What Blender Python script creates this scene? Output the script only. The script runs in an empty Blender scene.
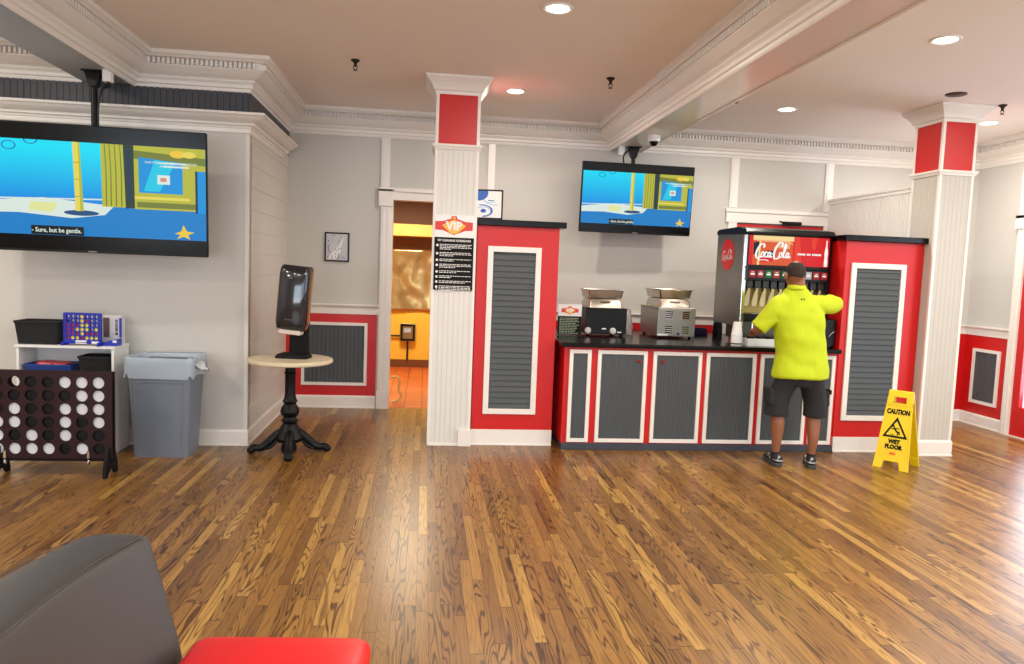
import bpy, bmesh, math, random
from mathutils import Vector, Matrix, noise
random.seed(7)
PI = math.pi
scn = bpy.context.scene
col = scn.collection

# ------------------------------------------------------------------ camera
Rw = ((0.99256754, -0.02783779, 0.11846831),
      (-0.11566205, 0.08691368, 0.9894788),
      (0.03784142, 0.99582683, -0.08304792))
cam_d = bpy.data.cameras.new('camera'); cam = bpy.data.objects.new('camera', cam_d); col.objects.link(cam)
cam_d.sensor_width = 36; cam_d.lens = 740 / 1024 * 36; cam_d.clip_start = 0.05
M = Matrix.Identity(4)
for i in range(3):
    M[i][0] = Rw[i][0]; M[i][1] = Rw[i][1]; M[i][2] = -Rw[i][2]
M[0][3], M[1][3], M[2][3] = 0, 0, 1.6
cam.matrix_world = M
scn.camera = cam

# ------------------------------------------------------------------ world, daylight, exposure
scn.view_settings.view_transform = 'Standard'; scn.view_settings.look = 'None'
scn.view_settings.gamma = 1; scn.view_settings.use_curve_mapping = False
scn.view_settings.exposure = -0.08
w = bpy.data.worlds.new('world'); scn.world = w; w.use_nodes = True
w.node_tree.nodes['Background'].inputs[0].default_value = (0.80, 0.90, 1.0, 1)
w.node_tree.nodes['Background'].inputs[1].default_value = 1.6

def area(name, loc, rot, sx, sy, power, color, shape='RECTANGLE', spread=None):
    l = bpy.data.lights.new(name, 'AREA'); l.shape = shape; l.size = sx
    if shape == 'RECTANGLE': l.size_y = sy
    l.energy = power; l.color = color
    if spread: l.spread = spread
    o = bpy.data.objects.new(name, l); col.objects.link(o); o.location = loc; o.rotation_euler = rot
    return o
DAY = (0.90, 0.95, 1.0); WARM = (1.0, 0.91, 0.80)
# daylight coming in through the rear windows and the windows of the right wall
for k, x in enumerate((-4.2, -1.2, 1.8, 4.8)):
    area('daylight_rear', (x, -4.12, 1.55), (PI / 2 + .3, 0, 0), 2.2, 1.9, (110, 90, 60, 25)[k], DAY)
for k, y in enumerate((0.2, 3.4)):
    area('daylight_side', (6.62, y, 1.6), (0, PI / 2 + .2, 0), 1.9, 2.2, 50, DAY)
area('daylight_door', (6.56, 6.85, 1.25), (0, PI / 2, 0), 1.6, 0.7, 45, DAY)
LX = (-6.0, -3.6, 0.78, 3.42, 5.55)
LY = (-2.0, 0.25, 2.5, 4.74, 6.95)
DL_POWER = 34

# ------------------------------------------------------------------ materials
def s2l(c):
    c = c / 255
    return c / 12.92 if c <= 0.04045 else ((c + 0.055) / 1.055) ** 2.4
def rgb(c): return (s2l(c[0]), s2l(c[1]), s2l(c[2]), 1)
def mat(name, c, rough=0.5, metal=0.0, spec=0.5, var=0.06, vscale=6.0, bump=0.0, bscale=80.0, coat=0.0, trans=0.0, alpha=1.0):
    m = bpy.data.materials.new(name); m.use_nodes = True
    nt = m.node_tree; b = nt.nodes['Principled BSDF']
    tc = nt.nodes.new('ShaderNodeTexCoord')
    nz = nt.nodes.new('ShaderNodeTexNoise'); nz.inputs['Scale'].default_value = vscale; nz.inputs['Detail'].default_value = 4
    nt.links.new(tc.outputs['Object'], nz.inputs['Vector'])
    mx = nt.nodes.new('ShaderNodeMix'); mx.data_type = 'RGBA'
    a = rgb(c); k0 = 1 - var; k1 = 1 + var
    mx.inputs[6].default_value = (a[0] * k0, a[1] * k0, a[2] * k0, 1)
    mx.inputs[7].default_value = (min(1, a[0] * k1), min(1, a[1] * k1), min(1, a[2] * k1), 1)
    nt.links.new(nz.outputs['Fac'], mx.inputs[0]); nt.links.new(mx.outputs[2], b.inputs['Base Color'])
    b.inputs['Roughness'].default_value = rough; b.inputs['Metallic'].default_value = metal
    b.inputs['Specular IOR Level'].default_value = spec
    b.inputs['Coat Weight'].default_value = coat
    b.inputs['Transmission Weight'].default_value = trans; b.inputs['Alpha'].default_value = alpha
    if bump:
        n2 = nt.nodes.new('ShaderNodeTexNoise'); n2.inputs['Scale'].default_value = bscale
        nt.links.new(tc.outputs['Object'], n2.inputs['Vector'])
        bp = nt.nodes.new('ShaderNodeBump'); bp.inputs['Strength'].default_value = bump; bp.inputs['Distance'].default_value = 0.01
        nt.links.new(n2.outputs['Fac'], bp.inputs['Height']); nt.links.new(bp.outputs['Normal'], b.inputs['Normal'])
    return m
def emit(name, c, s=1.0, c2=None, z0=0, z1=1):
    m = bpy.data.materials.new(name); m.use_nodes = True; nt = m.node_tree
    b = nt.nodes['Principled BSDF']; b.inputs['Base Color'].default_value = (0.01, 0.01, 0.01, 1); b.inputs['Roughness'].default_value = 0.3; b.inputs['Specular IOR Level'].default_value = 0.15
    b.inputs['Emission Strength'].default_value = s
    if c2 is None: b.inputs['Emission Color'].default_value = rgb(c)
    else:
        tc = nt.nodes.new('ShaderNodeTexCoord'); sp = nt.nodes.new('ShaderNodeSeparateXYZ'); mr = nt.nodes.new('ShaderNodeMapRange')
        mr.inputs['From Min'].default_value = z0; mr.inputs['From Max'].default_value = z1
        mx = nt.nodes.new('ShaderNodeMix'); mx.data_type = 'RGBA'; mx.inputs[6].default_value = rgb(c); mx.inputs[7].default_value = rgb(c2)
        nt.links.new(tc.outputs['Object'], sp.inputs[0]); nt.links.new(sp.outputs[2], mr.inputs[0]); nt.links.new(mr.outputs[0], mx.inputs[0])
        nt.links.new(mx.outputs[2], b.inputs['Emission Color'])
    return m
def thin_glass(name, tint=(245, 250, 255)):
    m = bpy.data.materials.new(name); m.use_nodes = True; nt = m.node_tree; nt.nodes.clear()
    o = nt.nodes.new('ShaderNodeOutputMaterial'); t = nt.nodes.new('ShaderNodeBsdfTransparent'); g = nt.nodes.new('ShaderNodeBsdfGlossy')
    f = nt.nodes.new('ShaderNodeValue'); f.outputs[0].default_value = .06; mx = nt.nodes.new('ShaderNodeMixShader')
    t.inputs[0].default_value = rgb(tint); g.inputs['Roughness'].default_value = 0.03
    nt.links.new(f.outputs[0], mx.inputs[0]); nt.links.new(t.outputs[0], mx.inputs[1]); nt.links.new(g.outputs[0], mx.inputs[2]); nt.links.new(mx.outputs[0], o.inputs[0])
    return m

WALL = mat('painted wall', (199, 197, 191), 0.55, var=0.02, vscale=1.5, bump=0.05, bscale=150)
CEIL = mat('ceiling paint', (238, 229, 221), 0.8, var=0.02, vscale=1, bump=0.05, bscale=120)
TRIM = mat('white trim paint', (236, 231, 224), 0.35, var=0.015)
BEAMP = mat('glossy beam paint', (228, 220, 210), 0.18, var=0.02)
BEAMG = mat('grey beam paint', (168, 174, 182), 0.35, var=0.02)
BEAD = mat('white beadboard paint', (222, 220, 214), 0.4, var=0.015)
SHIP = mat('shiplap paint', (216, 212, 203), 0.45, var=0.03, vscale=3)
DARKB = mat('charcoal beadboard paint', (62, 63, 70), 0.5, var=0.05)
RED = mat('red paint', (200, 17, 17), 0.4, var=0.04, vscale=3)
GREYP = mat('grey panel paint', (77, 82, 85), 0.5, spec=0.3, var=0.04)
BLACKTOP = mat('black laminate', (7, 7, 8), 0.2, spec=0.25, var=0.1)
BLACK = mat('black plastic', (7, 7, 8), 0.35, spec=0.25, var=0.1)
BLACKM = mat('matt black', (11, 11, 12), 0.7, spec=0.25, var=0.15)
IRON = mat('cast iron', (12, 13, 15), 0.42, metal=0.1, spec=0.25, var=0.2, bump=0.2, bscale=90)
STEEL = mat('stainless steel', (178, 174, 166), 0.28, metal=1.0, var=0.06, vscale=9)
STEELB = mat('brushed steel side', (146, 144, 138), 0.34, metal=0.85, var=0.05, vscale=4)
CHROME = mat('chrome', (220, 220, 220), 0.12, metal=1.0, var=0.02)
WHITEP = mat('white plastic', (236, 236, 234), 0.4, var=0.01)
WHITEI = mat('white ink', (238, 236, 232), 0.5, var=0.01)
CREAM = mat('cream table top', (214, 202, 172), 0.35, var=0.05, vscale=25)

def floor_mat():
    m = bpy.data.materials.new('oak strip floor'); m.use_nodes = True; nt = m.node_tree; N = nt.nodes; L = nt.links
    b = N['Principled BSDF']
    def mth(op, a, b_=None, c_=None):
        n = N.new('ShaderNodeMath'); n.operation = op
        for i, x in enumerate((a, b_, c_)):
            if x is None: continue
            if isinstance(x, (int, float)): n.inputs[i].default_value = x
            else: L.new(x, n.inputs[i])
        return n.outputs[0]
    def comb(x, y, z):
        n = N.new('ShaderNodeCombineXYZ')
        for i, q in enumerate((x, y, z)):
            if isinstance(q, (int, float)): n.inputs[i].default_value = q
            else: L.new(q, n.inputs[i])
        return n.outputs[0]
    tc = N.new('ShaderNodeTexCoord'); sp = N.new('ShaderNodeSeparateXYZ'); L.new(tc.outputs['Object'], sp.inputs[0])
    X, Y = sp.outputs[0], sp.outputs[1]
    xr = mth('DIVIDE', X, 0.057); row = mth('FLOOR', xr); xf = mth('FRACT', xr)
    wn = N.new('ShaderNodeTexWhiteNoise'); wn.noise_dimensions = '1D'; L.new(row, wn.inputs['W'])
    ln = mth('ADD', mth('MULTIPLY', wn.outputs['Value'], 9.7), mth('DIVIDE', Y, 1.0))
    pk = mth('FLOOR', ln); pf = mth('FRACT', ln)
    wp = N.new('ShaderNodeTexWhiteNoise'); wp.noise_dimensions = '2D'; L.new(comb(row, pk, 0), wp.inputs['Vector'])
    idv = wp.outputs['Value']; sc = N.new('ShaderNodeSeparateColor'); L.new(wp.outputs['Color'], sc.inputs[0])
    i2, i3 = sc.outputs[1], sc.outputs[2]
    base = N.new('ShaderNodeValToRGB'); cr = base.color_ramp; L.new(idv, base.inputs[0])
    stops = [(0.0, (118, 80, 36)), (0.2, (136, 97, 45)), (0.55, (150, 108, 51)), (0.85, (162, 120, 57)), (1.0, (186, 146, 74))]
    cr.elements[0].position = 0; cr.elements[0].color = rgb(stops[0][1]); cr.elements[1].position = 1; cr.elements[1].color = rgb(stops[-1][1])
    for p, c in stops[1:-1]:
        e = cr.elements.new(p); e.color = rgb(c)
    # cathedral grain: contour lines of a stretched noise
    g = N.new('ShaderNodeTexNoise'); g.inputs['Scale'].default_value = 1.0; g.inputs['Detail'].default_value = 2.2; g.inputs['Roughness'].default_value = 0.4
    L.new(comb(mth('ADD', mth('MULTIPLY', X, 11.0), mth('MULTIPLY', i2, 91.0)), mth('ADD', mth('MULTIPLY', Y, 0.95), mth('MULTIPLY', idv, 57.0)), mth('MULTIPLY', i3, 40.0)), g.inputs['Vector'])
    ring = mth('SINE', mth('MULTIPLY', g.outputs['Fac'], mth('ADD', 70.0, mth('MULTIPLY', i3, 60.0))))
    rr = N.new('ShaderNodeMapRange'); L.new(ring, rr.inputs[0]); rr.inputs['From Min'].default_value = 0.3; rr.inputs['From Max'].default_value = 1.0
    f = N.new('ShaderNodeTexNoise'); f.inputs['Scale'].default_value = 1.0; f.inputs['Detail'].default_value = 3
    L.new(comb(mth('MULTIPLY', X, 260.0), mth('MULTIPLY', Y, 7.0), mth('MULTIPLY', idv, 30.0)), f.inputs['Vector'])
    fr = N.new('ShaderNodeMapRange'); L.new(f.outputs['Fac'], fr.inputs[0]); fr.inputs['From Min'].default_value = 0.38; fr.inputs['From Max'].default_value = 0.72
    ringa = mth('MULTIPLY', rr.outputs[0], mth('ADD', 0.25, mth('MULTIPLY', i2, 0.95)))
    dark = mth('MINIMUM', 1.0, mth('ADD', mth('MULTIPLY', ringa, 1.0), mth('MULTIPLY', fr.outputs[0], 0.35)))
    mx = N.new('ShaderNodeMix'); mx.data_type = 'RGBA'; mx.blend_type = 'MULTIPLY'; L.new(dark, mx.inputs[0]); L.new(base.outputs[0], mx.inputs[6])
    mx.inputs[7].default_value = (0.26, 0.19, 0.13, 1)
    # large wear patches
    wz = N.new('ShaderNodeTexNoise'); wz.inputs['Scale'].default_value = 0.7; wz.inputs['Detail'].default_value = 3; L.new(tc.outputs['Object'], wz.inputs['Vector'])
    wm = N.new('ShaderNodeMix'); wm.data_type = 'RGBA'; wm.blend_type = 'MULTIPLY'
    wr = N.new('ShaderNodeMapRange'); L.new(wz.outputs['Fac'], wr.inputs[0]); wr.inputs['From Min'].default_value = 0.35; wr.inputs['From Max'].default_value = 0.7; wr.inputs['To Max'].default_value = 0.5
    L.new(wr.outputs[0], wm.inputs[0]); L.new(mx.outputs[2], wm.inputs[6]); wm.inputs[7].default_value = (0.72, 0.66, 0.60, 1)
    # joints
    ex = mth('MINIMUM', xf, mth('SUBTRACT', 1.0, xf)); ey = mth('MINIMUM', pf, mth('SUBTRACT', 1.0, pf))
    gap = mth('MAXIMUM', mth('LESS_THAN', ex, 0.022), mth('LESS_THAN', ey, 0.003))
    gm = N.new('ShaderNodeMix'); gm.data_type = 'RGBA'; L.new(mth('MULTIPLY', gap, 0.75), gm.inputs[0]); L.new(wm.outputs[2], gm.inputs[6]); gm.inputs[7].default_value = rgb((44, 26, 14))
    L.new(gm.outputs[2], b.inputs['Base Color'])
    ro = N.new('ShaderNodeMapRange'); L.new(wz.outputs['Fac'], ro.inputs[0]); ro.inputs['To Min'].default_value = 0.22; ro.inputs['To Max'].default_value = 0.42
    L.new(ro.outputs[0], b.inputs['Roughness'])
    bp = N.new('ShaderNodeBump'); bp.inputs['Strength'].default_value = 0.25; bp.inputs['Distance'].default_value = 0.002
    L.new(mth('SUBTRACT', mth('MULTIPLY', dark, -0.3), gap), bp.inputs['Height']); L.new(bp.outputs['Normal'], b.inputs['Normal'])
    return m
def tile_mat():
    m = bpy.data.materials.new('quarry tile'); m.use_nodes = True; nt = m.node_tree; b = nt.nodes['Principled BSDF']
    tc = nt.nodes.new('ShaderNodeTexCoord'); br = nt.nodes.new('ShaderNodeTexBrick')
    br.offset = 0; br.inputs['Scale'].default_value = 1; br.inputs['Brick Width'].default_value = 0.2; br.inputs['Row Height'].default_value = 0.2
    br.inputs['Mortar Size'].default_value = 0.006
    br.inputs['Color1'].default_value = rgb((196, 96, 44)); br.inputs['Color2'].default_value = rgb((180, 84, 36)); br.inputs['Mortar'].default_value = rgb((96, 50, 28))
    nt.links.new(tc.outputs['Object'], br.inputs['Vector']); nt.links.new(br.outputs['Color'], b.inputs['Base Color']); b.inputs['Roughness'].default_value = 0.4
    return m
FLOOR = floor_mat(); TILE = tile_mat()

# ------------------------------------------------------------------ mesh builder
def tag(o, label=None, cat=None, group=None, kind=None):
    if label: o['label'] = label
    if cat: o['category'] = cat
    if group: o['group'] = group
    if kind: o['kind'] = kind
    return o
def thing(name, label, cat, loc=(0, 0, 0), group=None, rot=None):
    o = bpy.data.objects.new(name, None); col.objects.link(o); o.location = loc; o.empty_display_size = 0.1
    if rot: o.rotation_euler = rot
    return tag(o, label, cat, group)
class MB:
    def __init__(s, off=(0, 0, 0)):
        s.v = []; s.f = []; s.m = []; s.off = Vector(off)
    def add(s, vs, fs, mi=0):
        b = len(s.v); s.v += [Vector(p) for p in vs]
        for f in fs: s.f.append([b + i for i in f]); s.m.append(mi)
        return s
    def box(s, x0, x1, y0, y1, z0, z1, mi=0):
        return s.add([(x0, y0, z0), (x1, y0, z0), (x1, y1, z0), (x0, y1, z0), (x0, y0, z1), (x1, y0, z1), (x1, y1, z1), (x0, y1, z1)],
                     [(0, 3, 2, 1), (4, 5, 6, 7), (0, 1, 5, 4), (1, 2, 6, 5), (2, 3, 7, 6), (3, 0, 4, 7)], mi)
    def prism(s, pts, ax, a0, a1, mi=0):
        def P(u, v, a): return {'x': (a, u, v), 'y': (u, a, v), 'z': (u, v, a)}[ax]
        n = len(pts)
        return s.add([P(u, v, a0) for u, v in pts] + [P(u, v, a1) for u, v in pts],
                     [list(range(n)), list(range(2 * n - 1, n - 1, -1))] + [(i, (i + 1) % n, n + (i + 1) % n, n + i) for i in range(n)], mi)
    def loft(s, rings, mi=0, caps=True, closed=True):
        n = len(rings[0]); vs = [p for r in rings for p in r]; fs = []
        for k in range(len(rings) - 1):
            for i in range(n if closed else n - 1):
                j = (i + 1) % n
                fs.append((k * n + i, k * n + j, (k + 1) * n + j, (k + 1) * n + i))
        if caps: fs += [list(range(n))[::-1], [(len(rings) - 1) * n + i for i in range(n)]]
        return s.add(vs, fs, mi)
    def lathe(s, prof, cx=0, cy=0, n=28, mi=0):
        return s.loft([[(cx + r * math.cos(2 * PI * i / n), cy + r * math.sin(2 * PI * i / n), z) for i in range(n)] for r, z in prof], mi)
    def tube(s, pts, r, n=10, mi=0, flat=1.0):
        pts = [Vector(p) for p in pts]; rs = r if isinstance(r, (list, tuple)) else [r] * len(pts); rings = []
        up = None
        for i, p in enumerate(pts):
            t = (pts[min(i + 1, len(pts) - 1)] - pts[max(i - 1, 0)]).normalized()
            if up is None: up = Vector((0, 0, 1)) if abs(t.z) < 0.9 else Vector((0, 1, 0))
            a = t.cross(up).normalized(); b = a.cross(t).normalized(); up = b
            rings.append([p + a * rs[i] * math.cos(2 * PI * k / n) + b * rs[i] * flat * math.sin(2 * PI * k / n) for k in range(n)])
        return s.loft(rings, mi)
    def ell(s, c, r, n=16, mi=0):
        rings = []
        for k in range(1, n):
            a = -PI / 2 + PI * k / n
            rings.append([(c[0] + r[0] * math.cos(a) * math.cos(2 * PI * i / n), c[1] + r[1] * math.cos(a) * math.sin(2 * PI * i / n), c[2] + r[2] * math.sin(a)) for i in range(n)])
        return s.loft(rings, mi)
    def sweep(s, path, prof, mi=0, closed=False):
        P = [Vector(p) for p in path]; n = len(P); rings = []
        def nrm(a, b):
            d = (b - a).normalized(); return Vector((d.y, -d.x))
        for i in range(n):
            if closed: n1, n2 = nrm(P[i - 1], P[i]), nrm(P[i], P[(i + 1) % n])
            else:
                n2 = nrm(P[i], P[i + 1]) if i < n - 1 else nrm(P[i - 1], P[i]); n1 = nrm(P[i - 1], P[i]) if i > 0 else n2
            m_ = (n1 + n2) / (1 + n1.dot(n2))
            rings.append([(P[i].x + m_.x * d, P[i].y + m_.y * d, z) for d, z in prof])
        if closed: rings.append(rings[0])
        return s.loft(rings, mi, caps=not closed)
    def grooves(s, O, U, V, Nn, lu, lv, sp, gw, gd, mi=0, louver=False, first=None):
        """surface O + u*U + v*V whose grooves run along V, spaced sp along U"""
        O, U, V, Nn = Vector(O), Vector(U), Vector(V), Vector(Nn); pr = [(0, 0)]
        k = first if first is not None else sp
        if louver:
            pr = []; u = 0
            while u < lu - 1e-4:
                e = min(u + sp, lu); pr += [(u, 0), (e - gw, -gd), (e, -gd)]; u = e
            pr.append((lu, 0))
        else:
            while k < lu - gw:
                pr += [(k - gw / 2, 0), (k - gw / 4, -gd), (k + gw / 4, -gd), (k + gw / 2, 0)]; k += sp
            pr.append((lu, 0))
        vs = []; fs = []
        for u, d in pr:
            vs += [O + U * u + Nn * d, O + U * u + Nn * d + V * lv]
        for i in range(len(pr) - 1): fs.append((2 * i, 2 * i + 2, 2 * i + 3, 2 * i + 1))
        return s.add(vs, fs, mi)
    def text(s, t, size, x, y, z, align='CENTER', mi=0, ext=0.0006, sx=1.0, bold=0.0, shear=0.0):
        c = bpy.data.curves.new('t', 'FONT'); c.body = t; c.size = size; c.align_x = align; c.align_y = 'CENTER'; c.extrude = ext; c.offset = bold; c.shear = shear
        c.resolution_u = 2
        o = bpy.data.objects.new('t', c); col.objects.link(o)
        dg = bpy.context.evaluated_depsgraph_get(); dg.update()
        me = bpy.data.meshes.new_from_object(o.evaluated_get(dg))
        s.add([(x + v.co.x * sx, y - v.co.z, z + v.co.y) for v in me.vertices], [list(p.vertices) for p in me.polygons], mi)
        bpy.data.objects.remove(o); bpy.data.meshes.remove(me); bpy.data.curves.remove(c)
        return s
    def xf(s, Mx): s.v = [Mx @ p for p in s.v]; return s
    def build(s, name, mats, parent=None, bevel=0, smooth=False, seg=2, kind=None, fix=True, ang=0.6):
        me = bpy.data.meshes.new(name); me.from_pydata([p - s.off for p in s.v], [], s.f)
        if not isinstance(mats, (list, tuple)): mats = [mats]
        for m_ in mats: me.materials.append(m_)
        for p, k in zip(me.polygons, s.m): p.material_index = k; p.use_smooth = smooth
        if fix:
            bm = bmesh.new(); bm.from_mesh(me); bmesh.ops.recalc_face_normals(bm, faces=bm.faces); bm.to_mesh(me); bm.free()
        if smooth and ang: me.set_sharp_from_angle(angle=ang)
        o = bpy.data.objects.new(name, me); col.objects.link(o)
        if parent: o.parent = parent
        if bevel:
            b = o.modifiers.new('bevel', 'BEVEL'); b.width = bevel; b.segments = seg; b.limit_method = 'ANGLE'; b.angle_limit = 0.6
            b.harden_normals = False
        if kind: o['kind'] = kind
        return o
def frame(mb, x0, x1, z0, z1, wd, y0, y1, mi=0):
    mb.box(x0, x0 + wd, y0, y1, z0, z1, mi).box(x1 - wd, x1, y0, y1, z0, z1, mi)
    mb.box(x0 + wd, x1 - wd, y0, y1, z0, z0 + wd, mi).box(x0 + wd, x1 - wd, y0, y1, z1 - wd, z1, mi)
    return mb
def catmull(pts, n=6):
    P = [Vector(p) for p in pts]; P = [2 * P[0] - P[1]] + P + [2 * P[-1] - P[-2]]; out = []
    for i in range(1, len(P) - 2):
        for k in range(n):
            t = k / n
            out.append(0.5 * ((2 * P[i]) + (-P[i - 1] + P[i + 1]) * t + (2 * P[i - 1] - 5 * P[i] + 4 * P[i + 1] - P[i + 2]) * t * t + (-P[i - 1] + 3 * P[i] - 3 * P[i + 1] + P[i + 2]) * t ** 3))
    return out + [P[-2]]

CE = 3.25; BW = 8.33; XR = 6.42
# ================================================================== SETTING
MB().box(-7, XR + .1, -4.05, BW + .02, -0.05, 0).build('floor', FLOOR, kind='structure')
MB().box(-1.9, 1.6, BW + .02, 11.95, -0.05, 0).build('floor_kitchen', TILE, kind='structure')
MB().box(-7, XR + .1, -4.05, BW + .1, CE, CE + 0.08).build('ceiling', CEIL, kind='structure')
DX0, DX1, DZ = -0.385, 0.12, 2.32       # kitchen doorway
b = MB().box(-1.5, DX0, BW, BW + .12, 0, CE).box(DX0, DX1, BW, BW + .12, DZ, CE).box(DX1, 3.56, BW, BW + .12, 0, CE)
b.box(3.56, 4.66, BW + .05, BW + .12, 0, 2.25).box(3.56, 4.66, BW, BW + .12, 2.25, CE).box(4.66, 6.05, BW, BW + .12, 0, CE).box(6.05, XR + .1, 8.1, BW + .12, 0, CE)
b.build('wall_back', WALL, kind='structure')
LW = 6.535
MB().box(-7, -1.5, LW, LW + .1, 0, CE).build('wall_left', WALL, kind='structure')
b = MB().box(-1.6, -1.505, LW + .1, BW, 0, CE)
b.grooves((-1.5, LW, .13), (0, 0, 1), (0, BW - LW, 0), (1, 0, 0), 2.6, 1, .19, .014, .014)
b.build('wall_alcove', SHIP, kind='structure')
b = MB()      # corner board of the alcove wall
b.box(-1.525, -1.494, LW - .004, LW + .05, .14, 2.66).build('trim_1', SHIP, kind='structure')
# right wall with door opening and windows
b = MB()
RD0, RD1, RDZ = 6.35, 7.32, 2.28
b.box(XR, XR + .1, RD1, 8.1, 0, CE).box(XR, XR + .1, RD0, RD1, RDZ, CE)
b.box(XR, XR + .1, 4.6, RD0, 0, CE)
for y0, y1 in ((2.2, 4.6), (-1.0, 1.4)):
    b.box(XR, XR + .1, y0, y1, 0, .6).box(XR, XR + .1, y0, y1, 2.6, CE)
b.box(XR, XR + .1, 1.4, 2.2, 0, CE).box(XR, XR + .1, -4.05, -1.0, 0, CE)
b.build('wall_right', WALL, kind='structure')
b = MB(); xs = [-7, -5.3, -3.1, -2.3, -.1, .7, 2.9, 3.7, 5.9, XR + .1]
for i in range(0, 9, 2): b.box(xs[i], xs[i + 1], -4.05, -3.95, 0, CE)
for i in range(1, 8, 2): b.box(xs[i], xs[i + 1], -4.05, -3.95, 0, .6).box(xs[i], xs[i + 1], -4.05, -3.95, 2.55, CE)
b.build('wall_rear', WALL, kind='structure')
MB().box(-7.1, -7, -4.05, LW, 0, CE).build('wall_side', WALL, kind='structure')
GL = thin_glass('window glass'); n = 1
for i in range(1, 8, 2):
    r = frame(MB(), xs[i], xs[i + 1], .6, 2.55, .06, -4.03, -3.97).build('window_%d' % n, TRIM, kind='structure')
    MB().box(xs[i] + .06, xs[i + 1] - .06, -4.003, -3.997, .66, 2.49).build('pane', GL, r); n += 1
for y0, y1 in ((2.2, 4.6), (-1.0, 1.4)):
    f = MB().box(XR + .02, XR + .08, y0, y0 + .06, .6, 2.6).box(XR + .02, XR + .08, y1 - .06, y1, .6, 2.6).box(XR + .02, XR + .08, y0, y1, .6, .66).box(XR + .02, XR + .08, y0, y1, 2.54, 2.6)
    r = f.build('window_%d' % n, TRIM, kind='structure')
    MB().box(XR + .047, XR + .053, y0 + .06, y1 - .06, .66, 2.54).build('pane', GL, r); n += 1

# beams
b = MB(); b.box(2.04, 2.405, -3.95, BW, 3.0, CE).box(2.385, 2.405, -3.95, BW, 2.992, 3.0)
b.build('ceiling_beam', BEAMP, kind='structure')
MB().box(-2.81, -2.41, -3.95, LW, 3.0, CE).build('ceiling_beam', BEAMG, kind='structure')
# crown with dentils
CRP = [(0, 3.25), (.2, 3.25), (.2, 3.222), (.182, 3.212), (.17, 3.2), (.128, 3.195), (.128, 3.15), (.15, 3.148), (.15, 3.14), (.125, 3.12), (.09, 3.095), (.06, 3.082), (.052, 3.075), (.055, 3.065), (.045, 3.055), (.036, 3.045), (.034, 3.02), (.02, 3.012), (.016, 2.995), (.008, 2.982), (0, 2.982)]
def crown(path, name, den=True):
    b = MB().sweep(path, CRP)
    if den:
        for i in range(len(path) - 1):
            a, c = Vector(path[i]), Vector(path[i + 1]); d = (c - a); Ln = d.length; d.normalize(); nn = Vector((d.y, -d.x))
            def cx_(j): u_ = Vector(path[j]) - Vector(path[j - 1]); w_ = Vector(path[j + 1]) - Vector(path[j]); return u_.x * w_.y - u_.y * w_.x
            k = -.12 if 0 < i and cx_(i) > 0 else .16; end = Ln + .1 if i < len(path) - 2 and cx_(i + 1) > 0 else Ln - .17
            while k < end:
                p = a + d * k + nn * .126
                q = p + d * .02 + nn * .036
                b.box(min(p.x, q.x), max(p.x, q.x), min(p.y, q.y), max(p.y, q.y), 3.150, 3.194); k += .037
    return b.build(name, TRIM, kind='structure', fix=True)
crown([(-7, LW), (-2.81, LW)], 'trim_2')
crown([(-2.41, -3.9), (-2.41, LW), (-1.5, LW), (-1.5, BW), (2.04, BW), (2.04, -3.9)], 'trim_3')
crown([(2.405, BW), (6.05, BW), (6.05, 8.1), (XR, 8.1), (XR, -3.9)], 'trim_4')
# charcoal band above the lower cornice
b = MB(); b.grooves((-7, LW - .012, 2.78), (1, 0, 0), (0, 0, .24), (0, -1, 0), 5.512, 1, .05, .008, .005)
b.grooves((-1.488, LW - .012, 2.78), (0, 1, 0), (0, 0, .24), (1, 0, 0), BW - LW, 1, .05, .008, .005)
b.build('trim_5', DARKB, kind='structure')
LOW = [(0, 2.805), (.155, 2.805), (.16, 2.80), (.158, 2.786), (.14, 2.778), (.12, 2.76), (.085, 2.742), (.055, 2.735), (.05, 2.725), (.052, 2.715), (.03, 2.708), (.026, 2.695), (.018, 2.69), (.016, 2.66), (.006, 2.652), (0, 2.652)]
MB().sweep([(-7, LW), (-1.5, LW), (-1.5, 7.98)], LOW).build('trim_6', TRIM, kind='structure')
# baseboards
BB = [(0, 0), (.022, 0), (.022, .012), (.016, .02), (.016, .12), (.008, .14), (0, .14)]
MB().sweep([(-7, LW), (-1.5, LW), (-1.5, BW)], BB).build('baseboard_left', TRIM, kind='structure')
MB().sweep([(-1.5, BW), (-.52, BW)], BB).build('baseboard_back', TRIM, kind='structure')
MB().sweep([(6.0, 8.1), (XR, 8.1), (XR, 7.42)], BB).build('baseboard_right', TRIM, kind='structure')
MB().sweep([(XR, 6.24), (XR, -3.9)], BB).build('baseboard_right', TRIM, kind='structure')
# wainscots (red field, white framed grey bead panel, white rail)
RAIL = [(0, 1.05), (.014, 1.05), (.016, 1.075), (.016, 1.12), (.03, 1.13), (.045, 1.145), (.045, 1.158), (0, 1.158)]
b = MB().box(-1.5, -.52, BW - .006, BW, .14, 1.05, 0)
frame(b, -1.33, -.62, .255, .955, .032, BW - .026, BW - .006, 1)
b.grooves((-1.298, BW - .012, .287), (1, 0, 0), (0, 0, .636), (0, -1, 0), .646, 1, .045, .006, .004, 2)
b.sweep([(-1.5, BW), (-.5, BW)], RAIL, 1)
b.build('trim_7', [RED, TRIM, GREYP], kind='structure')
b = MB().box(DX1 + .1, 3.44, BW - .006, BW, .14, 1.05, 0); b.sweep([(DX1 + .1, BW), (3.44, BW)], RAIL, 1)
b.build('trim_8', [RED, TRIM], kind='structure')
b = MB().box(XR - .006, XR, 7.42, 8.1, .14, 1.05, 0).box(6.05, XR, 8.094, 8.1, .14, 1.05, 0)
b.sweep([(6.05, 8.1), (XR, 8.1), (XR, 7.42)], RAIL, 1)
y0, y1, z0, z1 = 7.53, 7.94, .265, .90
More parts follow.
